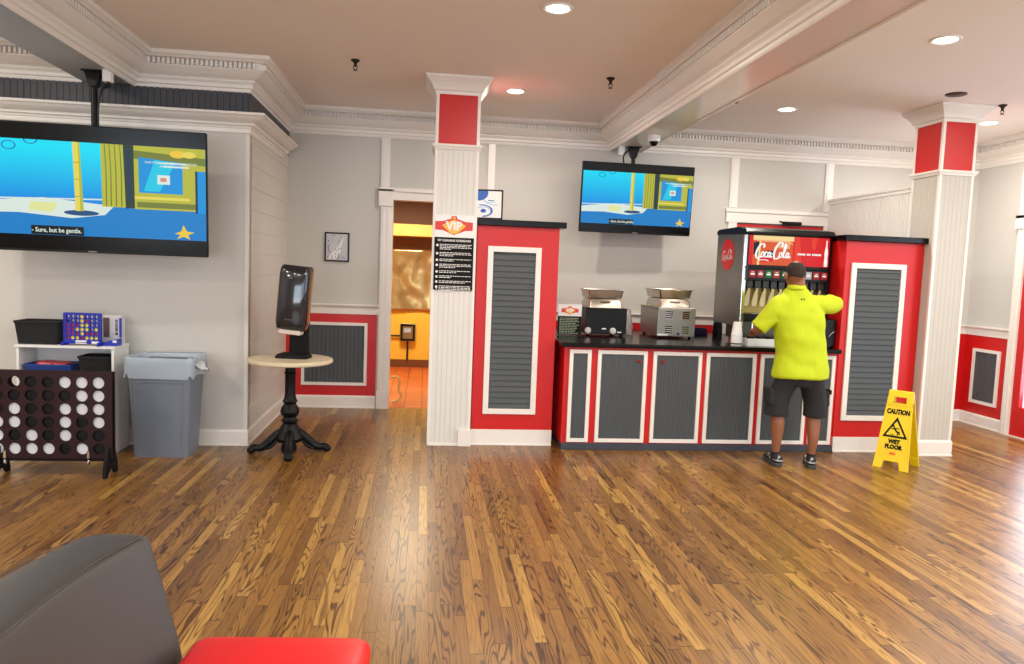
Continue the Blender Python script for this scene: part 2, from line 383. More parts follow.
for q in ((y0, y0 + .035, z0, z1), (y1 - .035, y1, z0, z1), (y0 + .035, y1 - .035, z0, z0 + .035), (y0 + .035, y1 - .035, z1 - .035, z1)):
    b.box(XR - .026, XR - .006, q[0], q[1], q[2], q[3], 1)
b.grooves((XR - .012, y0 + .035, z0 + .035), (0, 1, 0), (0, 0, .565), (-1, 0, 0), .34, 1, .045, .006, .004, 2)
b.build('trim_9', [RED, TRIM, GREYP], kind='structure')
# back-wall battens
for i, (x0, x1, zb) in enumerate(((-.51, -.415, 2.45), (.66, .735, 1.16), (3.47, 3.565, 2.42), (4.63, 4.725, 2.42))):
    bb = MB().box(x0, x1, BW - .018, BW, zb, 2.985).box(x0 + .02, x1 - .02, BW - .024, BW, zb, 2.985)
    bb.build('trim_%d' % (10 + i), TRIM, kind='structure')
# kitchen doorway casing
b = MB(); b.box(-.5, -.385, BW - .025, BW, 0, 2.32).box(-.48, -.46, BW - .032, BW, .2, 2.3).box(-.43, -.41, BW - .032, BW, .2, 2.3)
b.box(-.385, -.37, BW - .02, BW + .13, 0, 2.32)
b.box(-.515, .25, BW - .03, BW, 2.32, 2.43).box(-.525, .25, BW - .05, BW, 2.41, 2.45).box(-.51, -.375, BW - .034, BW, 0, .2).box(-.525, -.37, BW - .05, BW, 2.25, 2.43)
b.build('trim_14', TRIM, kind='structure')
# door 1: red back door behind the drinks machine
d = MB(); d.box(3.58, 4.64, BW + .0, BW + .045, .01, 2.24)
d1 = d.build('door_1', RED, kind='structure', bevel=.003)
MB().box(3.47, 3.575, BW - .025, BW, 0, 2.28).box(4.645, 4.735, BW - .025, BW, 0, 2.28).box(3.44, 4.76, BW - .03, BW, 2.255, 2.38).box(3.43, 4.77, BW - .045, BW, 2.37, 2.41).build('trim_15', TRIM, kind='structure')
b = MB((0, 0, 0)); b.box(4.12, 4.34, BW - .075, BW - .03, 2.245, 2.285).tube([(4.13, BW - .07, 2.27), (4.02, BW - .16, 2.275), (4.2, BW - .1, 2.26)], .009)
b.build('door_closer', BLACKM, d1, bevel=.004)
# door 2: red glazed door in the right wall
b = MB(); X0 = XR - .01; X1 = XR + .04
b.box(X0, X1, RD0, RD0 + .13, .01, RDZ - .01).box(X0, X1, RD1 - .10, RD1, .01, RDZ - .01).box(X0, X1, RD0 + .13, RD1 - .10, .01, .33).box(X0, X1, RD0 + .13, RD1 - .10, RDZ - .17, RDZ - .01)
for z in (.98, 1.55): b.box(X0, X1, RD0 + .13, RD1 - .10, z, z + .05)
b.box(X0, X1, 6.82, 6.86, .33, 2.1)
d2 = b.build('door_2', RED, kind='structure', bevel=.004)
MB().box(XR + .01, XR + .016, RD0 + .13, RD1 - .10, .33, RDZ - .17).build('pane', GL, d2)
MB().tube([(X0 - .05, 6.42, 1.02), (X0 - .05, 6.42, 1.0), (X0 - .05, 6.54, 1.0)], .011).tube([(X0 - .05, 6.42, 1.0), (X0, 6.42, 1.0)], .018).build('door_handle', STEEL, d2, smooth=True)
b = MB(); b.box(XR - .03, XR, 7.32, 7.43, 0, 2.98).box(XR - .038, XR, 7.345, 7.36, 0, 2.98).box(XR - .038, XR, 7.39, 7.405, 0, 2.98)
b.box(XR - .03, XR, 6.24, 6.35, 0, 2.98).box(XR - .035, XR, 6.24, 7.43, 2.28, 2.38).box(XR - .05, XR, 7.3, 7.45, 2.26, 2.4).box(XR - .05, XR, 6.2, 7.45, 2.37, 2.4)
b.box(XR - .03, XR + .1, RD0, RD1, 0, .012)
b.build('trim_16', TRIM, kind='structure')

# ---------------- columns
def column(x0, x1, y0, y1, bandz, bead, gd=.004):
    c = MB(); c.box(x0 + .01, x1 - .01, y0 + .01, y1 - .01, 0, CE)
    # beadboard on the four faces
    for (O, U, N_, lu) in (((x0 + .018, y0, .0), (1, 0, 0), (0, -1, 0), x1 - x0 - .036), ((x0 + .018, y1, .0), (1, 0, 0), (0, 1, 0), x1 - x0 - .036),
                           ((x0, y0 + .018, .0), (0, 1, 0), (-1, 0, 0), y1 - y0 - .036), ((x1, y0 + .018, .0), (0, 1, 0), (1, 0, 0), y1 - y0 - .036)):
        c.grooves(O, U, (0, 0, bandz), N_, lu, 1, .045, .0015 + gd, gd, 0)
    # corner beads
    for x in (x0, x1):
        for y in (y0, y1):
            sx = -1 if x == x0 else 1; sy = -1 if y == y0 else 1
            xa, xb = sorted((x + sx * .006, x - sx * .02)); ya, yb = sorted((y + sy * .006, y - sy * .02))
            c.box(xa, xb, ya, yb, 0, CE - .14, 1)
    o = c.build('column', [bead, TRIM], kind='structure')
    # red painted necks, inset
    r = MB()
    r.box(x0 + .02, x1 - .02, y0 - .002, y1 + .002, bandz + .045, CE - .14).box(x0 - .002, x1 + .002, y0 + .02, y1 - .02, bandz + .045, CE - .14)
    r.build('column_neck', RED, o)
    t = MB(); path = [(x0, y0), (x0, y1), (x1, y1), (x1, y0)]; path = path[::-1]
    path = [(x0, y0), (x1, y0), (x1, y1), (x0, y1)]
    t.sweep(path, [(-.02, bandz - .0), (.012, bandz), (.018, bandz + .015), (.03, bandz + .03), (.03, bandz + .045), (-.02, bandz + .045)], closed=True)
    t.sweep(path, [(-.02, CE - .15), (.012, CE - .15), (.014, CE - .125), (.03, CE - .115), (.04, CE - .09), (.06, CE - .06), (.085, CE - .035), (.09, CE - .028), (.1, CE - .02), (.1, CE - .001), (-.02, CE - .001)], closed=True)
    t.build('capital', TRIM, o)
    return o
c1 = column(.06, .435, 6.6, 6.98, 2.63, BEAD)
MB().box(.06, .435, 6.585, 6.6, 0, .022).box(.33, .45, 6.565, 6.6, 0, .15).build('column_base', TRIM, c1, bevel=.003)
c2 = column(4.655, 4.985, 6.38, 6.76, 2.62, mat('stone beadboard paint', (198, 193, 184), .45, var=.02), .002)
b2 = MB().sweep([(4.655, 6.38), (4.985, 6.38), (4.985, 6.76), (4.655, 6.76)], [(0, 0), (.022, 0), (.022, .012), (.016, .02), (.016, .13), (.008, .15), (0, .15)], closed=True).build('column_base', TRIM, c2)
# beadboard partition between right column and back wall
b = MB().box(4.69, 4.76, 6.76, BW, 0, 2.545)
b.grooves((4.685, 6.76, 0), (0, 1, 0), (0, 0, 2.545), (-1, 0, 0), BW - 6.76, 1, .045, .006, .004, 0)
b.box(4.675, 4.775, 6.76, BW, 2.545, 2.565, 1).box(4.678, 4.772, 6.76, BW, 2.505, 2.52, 1)
b.build('wall_partition', [BEAD, TRIM], kind='structure')

# ---------------- kitchen shell
YEL = mat('yellow kitchen wall', (236, 192, 66), .5, var=.04)
BROWN = mat('brown kitchen wall', (112, 66, 34), .6, var=.1)
KY = 11.84
b = MB(); b.box(-1.9, 1.6, KY, KY + .1, 0, 1.86, 0).box(-1.9, 1.6, KY, KY + .1, 1.86, 2.7, 1).box(-1.9, 1.6, KY - .02, KY, 0, .12, 1)
b.box(-2.0, -1.9, BW + .12, KY, 0, 2.7, 0).box(1.6, 1.7, BW + .12, KY, 0, 2.7, 0)
b.build('wall_kitchen', [YEL, BROWN], kind='structure')
MB().box(-2, 1.7, BW + .12, KY + .1, 2.7, 2.78).build('ceiling_kitchen', BROWN, kind='structure')
l = area('kitchen_light', (-.3, 10.2, 2.66), (0, 0, 0), .8, .8, 105, (1, .88, .66))

# ================================================================== CEILING FITTINGS
LAMP = emit('lamp lens', (255, 240, 215), 14)
k = 0
nm = {(0.78, 4.74): 'round recessed ceiling light nearest the camera, left of the long ceiling beam', (0.78, 6.95): 'round recessed ceiling light just right of the white column capital with the rules board',
      (3.42, 4.74): 'large bright round recessed ceiling light at the upper right, nearest in the right bay', (3.42, 6.95): 'small round recessed ceiling light above the drinks machine',
      (5.55, 6.95): 'round recessed ceiling light behind the right column beside a sprinkler'}
for x in LX:
    for y in LY:
        if x < -1.5 and y > 6: continue
        t = thing('ceiling_light', nm.get((x, y), 'round recessed ceiling light above the seating area, out behind the camera'), 'ceiling light', (x, y, CE), 'recessed ceiling lights')
        MB((x, y, CE)).lathe([(.098, CE), (.098, CE - .006), (.09, CE - .010), (.074, CE - .006), (.072, CE), ], x, y, 32).build('trim_ring', WHITEP, t, smooth=True)
        MB((x, y, CE)).lathe([(.072, CE - .002), (.06, CE - .009), (.03, CE - .012), (.002, CE - .013)], x, y, 32).build('lens', LAMP, t, smooth=True)
        a = area('lamp', (x, y, CE - .03), (0, 0, 0), .14, .14, DL_POWER, WARM, 'DISK')
DBR = mat('dark bronze', (58, 50, 42), .4, metal=.7, var=.1)
def sprinkler(x, y, lbl):
    t = thing('sprinkler_head', lbl, 'sprinkler', (x, y, CE), 'ceiling sprinklers'); o = (x, y, CE)
    MB(o).lathe([(.036, CE), (.036, CE - .008), (.02, CE - .02), (.013, CE - .03)], x, y, 20).build('escutcheon', DBR, t, smooth=True)
    b = MB(o).lathe([(.012, CE - .02), (.012, CE - .05), (.006, CE - .055)], x, y, 12)
    for s in (-1, 1): b.tube([(x + s * .011, y, CE - .045), (x + s * .016, y, CE - .06), (x + s * .003, y, CE - .082)], .0035, 6)
    b.build('frame', DBR, t, smooth=True)
    MB(o).lathe([(.004, CE - .078), (.018, CE - .082), (.018, CE - .085), (.002, CE - .086)], x, y, 16).build('deflector', DBR, t, smooth=True)
sprinkler(-.61, 6.27, 'dark pendant sprinkler on the ceiling left of the white column')
sprinkler(1.51, 6.28, 'dark pendant sprinkler on the ceiling above and left of the right screen')
sprinkler(5.12, 6.26, 'dark pendant sprinkler on the ceiling right of the right column')
sprinkler(2.72, 6.5, 'dark pendant sprinkler half hidden behind the right edge of the ceiling beam')
o = MB((4.48, 6.02, CE)).lathe([(.085, CE), (.085, CE - .006), (.07, CE - .012), (.002, CE - .012)], 4.48, 6.02, 28).build('ceiling_speaker', DBR, None, smooth=True)
o.location = (4.48, 6.02, CE); tag(o, 'flat dark brown disc on the ceiling just in front of the right column', 'speaker')
# dome camera under the beam
X, Y = 2.24, 7.35; Z = 3.0; t = thing('security_camera', 'small white dome security camera under the end of the long ceiling beam', 'camera', (X, Y, Z))
MB((X, Y, Z)).lathe([(.062, Z), (.062, Z - .05), (.056, Z - .06), (.04, Z - .062)], X, Y, 28).build('housing', WHITEP, t, smooth=True)
MB((X, Y, Z)).lathe([(.043, Z - .058), (.041, Z - .075), (.03, Z - .095), (.014, Z - .104), (.001, Z - .106)], X, Y, 24).build('dome', BLACKTOP, t, smooth=True)
# junction fitting under left beam
X, Y, Z = -2.44, 6.1, 3.0
o = MB((X, Y, Z)).box(X - .03, X + .03, Y - .03, Y + .03, Z - .09, Z).tube([(X, Y - .02, Z - .085), (X + .03, Y - .03, Z - .12), (X - .03, Y - .03, Z - .15)], .008, mi=1).build('junction_box', [WHITEP, BLACK], None, bevel=.004)
o.location = (X, Y, Z); tag(o, 'small white cable box with black lead under the left ceiling beam', 'cable box')

# ================================================================== TELEVISIONS
def picture(mats, W, Hh):
    """cartoon backdrop, u,v in 0..1 ; drawn as thin coplanar layers on the screen face (local XZ plane facing -Y)"""
    b = MB(); lay = [0]
    def P(pts, mi, d=None):
        lay[0] += 1; y = -.0003 * lay[0] if d is None else d
        b.add([((u - .5) * W, y, (v - .5) * Hh) for u, v in pts], [list(range(len(pts)))], mi)
    def R(u0, u1, v0, v1, mi): P([(u0, v0), (u1, v0), (u1, v1), (u0, v1)], mi)
    R(0, 1, 0, 1, 0)                                    # water backdrop
    R(0, 1, 0, .34, 1)                                  # blue ground
    P([(0, .22), (.2, .23), (.42, .19), (.56, .24), (.6, .34), (.3, .4), (0, .33)], 2)   # pale path
    P([(.24, .26), (.34, .25), (.36, .35), (.25, .35)], 15)
    P([(0, .36), (.6, .40), (.6, .415), (0, .375)], 2)
    el = lambda cu, cv, ru, rv, n=20: [(cu + ru * math.cos(2 * PI * i / n), cv + rv * math.sin(2 * PI * i / n)) for i in range(n)]
    P(el(.46, .25, .075, .03), 3)                       # pole foot
    P([(.435, .27), (.47, .27), (.462, 1), (.432, 1)], 4); P([(.455, .27), (.47, .27), (.462, 1), (.456, 1)], 5)
    for v in (.42, .6, .78): R(.434, .466, v, v + .012, 5)
    R(.55, .65, .33, 1, 5)                              # plank wall
    for i, u in enumerate((.565, .585, .607, .63)): P([(u, .34), (u + .006, .34), (u + .008, .7), (u + .004, 1), (u, 1), (u + .003, .7)], 6)
    P([(.65, .32), (.69, .33), (.69, 1), (.645, 1)], 7); R(.66, .672, .4, .95, 8)
    P([(.69, .32), (1, .32), (1, 1), (.69, 1)], 5)      # timber front
    P([(.69, .86), (1, .82), (1, .9), (.69, .95)], 6); R(.7, .97, .34, .4, 6); R(.69, .93, .43, .46, 4)
    P([(.71, .5), (.9, .5), (.9, .84), (.71, .88)], 9)  # window
    P([(.73, .52), (.8, .52), (.87, .84), (.78, .86)], 10)
    P([(.955, .3), (1, .3), (1, .76), (.955, .76)], 9); P([(.955, .3), (.965, .3), (.965, .76), (.955, .76)], 8)
    R(.79, .845, .6, .7, 2); R(.803, .83, .63, .67, 11)
    P(el(.88, .93, .035, .04), 12); P(el(.93, .93, .03, .035), 4)
    P([(.86, .07), (.89, .10), (.9, .17), (.915, .10), (.95, .09), (.92, .06), (.93, .01), (.9, .04), (.87, .01), (.885, .06)], 12)
    for u, v, r_ in ((.17, .93, .03), (.26, 1.0, .03)):  # outline flowers in the water
        for i in range(14):
            a0 = 2 * PI * i / 14; a1 = 2 * PI * (i + 1) / 14
            q = [(u + r_ * math.cos(a) * k_, min(1, v + 1.6 * r_ * math.sin(a) * k_)) for a, k_ in ((a0, 1), (a1, 1), (a1, .82), (a0, .82))]
            P(q, 13, -.002)
    R(.80, .92, .82, .835, 2); R(.82, .93, .785, .80, 2)
    R(.25, .47, .005, .10, 14)
    n0 = len(b.v)
    b.text('- Sure, but be gentle.', Hh * .068, -.14 * W, -.034, -.447 * Hh, mi=2, sx=.86, bold=.0008)
    b.text('WRITTEN AND STORYBOARDED', Hh * .036, .355 * W, -.034, .327 * Hh, mi=2)
    b.text('AND DIRECTED BY', Hh * .036, .37 * W, -.034, .292 * Hh, mi=2)
    return b
def pm(c, s=.95): return emit('screen colour', c, s)
PIC = [emit('screen water', (0, 120, 225), 1.0, (0, 225, 250), -.15, .3), pm((16, 130, 205)), pm((225, 240, 230)), pm((30, 80, 130)), pm((236, 220, 90)), pm((190, 190, 60)), pm((120, 130, 50)), pm((40, 60, 50)), pm((20, 50, 90)), pm((0, 150, 225)), pm((20, 205, 235)), pm((225, 140, 130)), pm((245, 205, 60)), pm((20, 100, 180)), pm((8, 8, 10), .3), pm((232, 236, 160))]
def tv(name, lbl, loc, rot, W, Hh, pw, ph, pz):
    t = thing('television', lbl, 'television', loc, 'wall screens showing a cartoon', rot)
    MB().box(-W / 2, W / 2, 0, .035, -Hh / 2, Hh / 2).box(-W * .38, W * .38, .035, .075, -Hh * .4, Hh * .3).build('casing', BLACK, t, bevel=.006)
    s = MB().box(-W / 2 + .008, W / 2 - .008, -.003, 0, -Hh / 2 + .02, Hh / 2 - .008).build('screen', mat('dark screen glass', (5, 6, 8), .2, spec=.2, var=.05), t)
    b = picture(PIC, pw, ph); b.xf(Matrix.Translation((0, -.004, pz)))
    b.build('picture', PIC, s, fix=False)
    MB().box(-.03, .03, -.006, 0, -Hh / 2 + .006, -Hh / 2 + .016).build('badge', mat('grey badge', (120, 120, 125), .3), t)
    return t
tv('tv', 'large flat screen television in front of the left wall above the game shelf', (-2.54, 6.02, 2.085), (math.radians(4.5), 0, math.radians(3.2)), 1.68, .955, 1.66, .70, 0.0)
tv('tv', 'smaller flat screen television hanging above the food warmers on the counter', (2.262, 7.92, 2.42), (math.radians(4), 0, math.radians(1.5)), 1.255, .75, 1.23, .555, -.0)
def tvmount(lbl, x, y, ztop, zt, yb, cable):
    t = thing('television_mount', lbl, 'television mount', (x, y, ztop), 'ceiling poles of the screens'); o = (x, y, ztop)
    MB(o).box(x - .075, x + .075, y - .06, y + .06, ztop - .012, ztop).prism([(x - .06, ztop - .01), (x + .06, ztop - .01), (x + .028, ztop - .12), (x - .028, ztop - .12)], 'y', y - .035, y + .035).build('ceiling_plate', BLACK, t, bevel=.004)
    MB(o).tube([(x, y, ztop - .1), (x, y, zt)], .023, 16).build('pole', BLACK, t, smooth=True)
    MB(o).box(x - .05, x + .05, y - .03, y + .03, zt - .1, zt + .03).box(x - .2, x + .2, yb, yb + .02, zt - .35, zt + .05).box(x - .02, x + .02, yb + .01, y, zt - .3, zt).box(x - .16, x - .13, yb - .01, yb + .02, zt - .45, zt + .1).box(x + .13, x + .16, yb - .01, yb + .02, zt - .45, zt + .1).build('bracket', BLACKM, t)
    MB(o).tube(catmull(cable, 6), .008, 8).build('cable', BLACK, t, smooth=True)
tvmount('black pole mount holding the large left television under the left beam', -2.565, 6.16, 3.0, 2.3, 6.12, [(-2.52, 6.15, 2.97), (-2.43, 6.12, 2.92), (-2.50, 6.14, 2.86), (-2.535, 6.15, 2.7), (-2.53, 6.16, 2.4)])
tvmount('black pole mount holding the smaller television under the long ceiling beam', 2.24, 8.08, 3.0, 2.6, 8.02, [(2.2, 8.05, 2.98), (2.12, 8.03, 2.9), (2.13, 8.03, 2.78), (2.18, 8.05, 2.7)])
o = MB((2.12, 8.08, 3.0)).box(2.07, 2.13, 8.05, 8.11, 2.9, 3.0).build('junction_box', WHITEP, None, bevel=.004); o.location = (2.12, 8.08, 3.0)
tag(o, 'small pale cable box beside the pole of the smaller television', 'cable box')

# ================================================================== TALL RED CABINETS
def tall_cabinet(lbl, x0, x1, y0, y1, px0, px1, pz0, pz1, cap0, cap1):
    t = thing('tall_cabinet', lbl, 'cabinet', ((x0 + x1) / 2, (y0 + y1) / 2, 0), 'tall red louvred cabinets'); o = t.location
    MB(o).box(x0, x1, y0, y1, .145, 1.99).build('body', RED, t, bevel=.003)
    d = frame(MB(o), px0, px1, pz0, pz1, .05, y0 - .022, y0).build('door', TRIM, t, bevel=.004)
    MB(o).grooves((px0 + .05, y0 - .016, pz0 + .05), (0, 0, 1), (px1 - px0 - .1, 0, 0), (0, -1, 0), pz1 - pz0 - .1, 1, .052, .006, .012, louver=True).build('louvre_panel', GREYP, d)
    MB(o).prism([(cap0, y0 - .045), (cap1, y0 - .045), (cap1, y1), (x0, y1), (x0, y0 + .12), (cap0, y0 + .12)], 'z', 1.99, 2.045).build('top', BLACKTOP, t, bevel=.006)
    MB(o).box(x0 + .0, x1 - .0, y0 - .012, y1, 0, .145).box(x0 + .0, x1 - .0, y0 - .022, y0, 0, .015).build('plinth', TRIM, t, bevel=.003)
    return t
tall_cabinet('tall red cabinet with grey louvred panel between the white column and the counter', .45, 1.195, 6.64, 7.3, .55, 1.035, .29, 1.81, .44, 1.25)
tall_cabinet('tall red cabinet with grey louvred panel right of the man in yellow', 3.872, 4.65, 6.5, 7.2, 3.93, 4.475, .305, 1.79, 3.835, 4.682)

# ================================================================== COUNTER
t = thing('service_counter', 'long low serving counter with red front, grey white-framed doors and black top', 'counter', (2.55, 7.4, 0)); o = t.location
MB(o).box(1.26, 3.865, 6.5, BW - .06, .06, .94).build('body', RED, t, bevel=.002)
MB(o).box(1.26, 3.868, 6.485, BW - .1, 0, .062).build('toe_kick', mat('slate kick board', (58, 62, 72), .45), t, bevel=.003)
MB(o).box(1.215, 3.868, 6.435, BW - .05, .94, .98).build('worktop', BLACKTOP, t, bevel=.008, seg=3)
KN = mat('red knob', (150, 24, 22), .25, var=.05)
for i, (x0, x1) in enumerate(((1.306, 1.505), (1.565, 2.024), (2.08, 2.540), (2.583, 3.062), (3.105, 3.572), (3.612, 3.838))):
    d = frame(MB(o), x0, x1, .072, .915, .034, 6.478, 6.5).build('door', TRIM, t, bevel=.003)
    MB(o).grooves((x0 + .034, 6.492, .105), (1, 0, 0), (0, 0, .778), (0, -1, 0), x1 - x0 - .068, 1, .026, .004, .003).build('door_panel', GREYP, d)
    if i in (1, 2):
        kx = x1 - .08 if i == 1 else x0 + .09
        MB(o).tube([(kx, 6.494, .825), (kx, 6.48, .825), (kx, 6.474, .825), (kx, 6.465, .825), (kx, 6.455, .825)], [.008, .007, .014, .017, .01], 14).build('knob', KN, d, smooth=True)

# ================================================================== SIGNS
SRED = mat('sign red', (214, 52, 32), .4, var=.02); SYEL = mat('sign yellow', (240, 186, 60), .4, var=.02); SORG = mat('sign orange', (226, 96, 36), .4, var=.02)
def vip_logo(b, cx, cz, y, w_, h_, mi=(1, 2, 3, 0)):
    """red bow-shaped plate, yellow diamond, white letters; mi = red, yellow, white"""
    R_, Y_, O_, W_ = mi
    def poly(p, d, m_): b.prism([(cx + u * w_, cz + v * h_) for u, v in p], 'y', y - d, y - d + .001, m_)
    poly([(-.5, .2), (-.3, .22), (-.18, .3), (-.08, .36), (-.07, .5), (.07, .5), (.08, .36), (.18, .3), (.3, .22), (.5, .2), (.5, -.24), (.3, -.26), (.1, -.42), (0, -.5), (-.1, -.42), (-.3, -.26), (-.5, -.24)], .002, R_)
    poly([(-.32, 0), (-.15, .2), (0, .32), (.15, .2), (.32, 0), (.12, -.36), (0, -.45), (-.12, -.36)], .003, Y_)
    b.text('VIP', h_ * .62, cx, y - .0045, cz - h_ * .04, mi=W_, sx=w_ / h_ * .50, bold=h_ * .025)
    poly([(-.05, .4), (0, .47), (.05, .4), (0, .34)], .004, Y_)
o = (.24, 6.6, 1.73)
t = thing('rules_sign', 'VIP logo plate over a black rules board on the front of the left white column', 'sign', o)
MB(o).box(.075, .415, 6.588, 6.6, 1.865, 2.065).build('logo_backing', WHITEP, t)
b = MB(o); vip_logo(b, .24, 1.972, 6.588, .33, .165, (0, 1, 2, 2)); b.build('logo', [SRED, SYEL, WHITEI], t)
MB(o).box(.072, .418, 6.584, 6.6, 1.405, 1.868).build('board', BLACKM, t, bevel=.002)
b = MB(o); b.text('VIP CLEANING GUIDELINES', .026, .245, 6.583, 1.84, sx=.92, bold=.0006); rr = random.Random(4)
z = 1.805
for n_ in (4, 3, 2, 3, 2, 2, 2, 4):
    b.prism([(.098 + .011 * math.cos(a * PI / 6), z - .008 + .011 * math.sin(a * PI / 6)) for a in range(12)], 'y', 6.5825, 6.584)
    for q in range(n_):
        x = .12; end = .4 if q < n_ - 1 else .12 + rr.uniform(.1, .24)
        while x < end - .01:
            wl = min(rr.uniform(.01, .034), end - x); b.box(x, x + wl, 6.583, 6.584, z - .0035, z + .0025); x += wl + .006
        z -= .0135
    z -= .0175
for x in (.1, .39): b.prism([(x + .005 * math.cos(a * PI / 4), 1.416 + .005 * math.sin(a * PI / 4)) for a in range(8)], 'y', 6.58, 6.584)
b.build('lettering', WHITEI, t)
for i, (x, z) in enumerate(((.1, 2.075),)): MB(o).tube([(x, 6.6, z), (x, 6.588, z)], .005, 8).build('screw', STEEL, t)
# counter sign
o = (1.43, 7.2, .98); t = thing('counter_sign', 'small standing card with VIP logo above black text block, on left end of the counter', 'sign', o)
MB(o).box(1.31, 1.55, 7.196, 7.2, .985, 1.29).box(1.31, 1.55, 7.16, 7.27, .98, .985).build('holder', thin_glass('clear acrylic'), t)
MB(o).box(1.312, 1.548, 7.19, 7.196, 1.17, 1.288, 1).box(1.312, 1.548, 7.19, 7.196, .987, 1.17, 0).build('card', [BLACKM, WHITEP], t)
b = MB(o); vip_logo(b, 1.43, 1.228, 7.19, .17, .085, (0, 1, 2, 2))
z = 1.15
while z > 1.0:
    x = 1.33; e_ = 1.53 - rr.uniform(0, .05)
    while x < e_: wl = rr.uniform(.01, .03); b.box(x, x + wl, 7.189, 7.19, z - .005, z + .003, 3); x += wl + .006
    z -= .0165
b.build('print', [SRED, SYEL, WHITEI, mat('sage ink', (150, 168, 140), .5)], t)
# certificate on top of the left tall cabinet
o = (.55, 6.69, 2.048); t = thing('framed_certificate', 'black framed white certificate with blue swirls standing on the tall red cabinet by the column', 'picture frame', o, rot=(math.radians(-8), 0, math.radians(-6)))
frame(MB(), -.125, .125, 0, .27, .014, -.008, .008).build('frame', BLACK, t, bevel=.002)
MB().box(-.112, .112, -.004, .004, .013, .257).build('paper', WHITEP, t)
MB().prism([(.0, .2), (.0, .18), (.05, .0), (.07, .0)], 'x', -.02, .02).build('strut', BLACK, t)
b = MB(); BL = mat('blue ink', (30, 92, 180), .4); LB = mat('light blue ink', (120, 180, 225), .4)
b.prism([(-.111, .256), (-.111, .17), (-.09, .165), (-.05, .175), (-.02, .2), (-.01, .23), (-.012, .256)], 'y', -.006, -.0045, 0)
def arc(cx, cz, r0, r1, a0, a1, mi, sq=.6):
    n_ = 16; A = [a0 + (a1 - a0) * i / n_ for i in range(n_ + 1)]
    b.prism([(cx + r0 * math.cos(a), cz + r0 * sq * math.sin(a)) for a in A] + [(cx + r1 * math.cos(a), cz + r1 * sq * math.sin(a)) for a in A[::-1]], 'y', -.006, -.0045, mi)
arc(-.06, .075, .095, .08, -1.5, 1.9, 0); arc(-.05, .07, .07, .062, -1.6, 2.4, 1); arc(.06, .2, .12, .112, 3.4, 4.9, 1)
b.prism([(-.05 + .025 * math.cos(a * PI / 8), .075 + .018 * math.sin(a * PI / 8)) for a in range(16)], 'y', -.006, -.0045, 0)
b.box(-.01, .045, -.006, -.0045, .165, .173, 0).box(-.02, .06, -.006, -.0045, .15, .154, 1)
b.build('print', [BL, LB], t)
# small framed picture on the back wall
o = (-.968, BW, 1.78); t = thing('framed_picture', 'small black framed grey and white print hanging on the left back wall', 'picture frame', o)
frame(MB(o), -1.1, -.836, 1.622, 1.94, .016, BW - .022, BW - .001).build('frame', BLACK, t, bevel=.003)
b = MB(o).box(-1.085, -.852, BW - .012, BW - .002, 1.637, 1.925, 0)
rr = random.Random(9)
for q in range(26):
    x = rr.uniform(-1.07, -.87); z = rr.uniform(1.65, 1.9); b.box(x, min(x + rr.uniform(.004, .012), -.86), BW - .0135, BW - .012, z - rr.uniform(.01, .05) * .3, z + .012, 1)
b.prism([(-1.07, 1.65), (-.98, 1.65), (-.93, 1.72), (-.9, 1.9), (-.95, 1.8), (-1.0, 1.74)], 'y', BW - .0132, BW - .012, 2)
b.build('print', [mat('print paper', (188, 186, 188), .3), mat('print ink', (110, 110, 114), .4), mat('pale ink', (222, 222, 224), .4)], t)

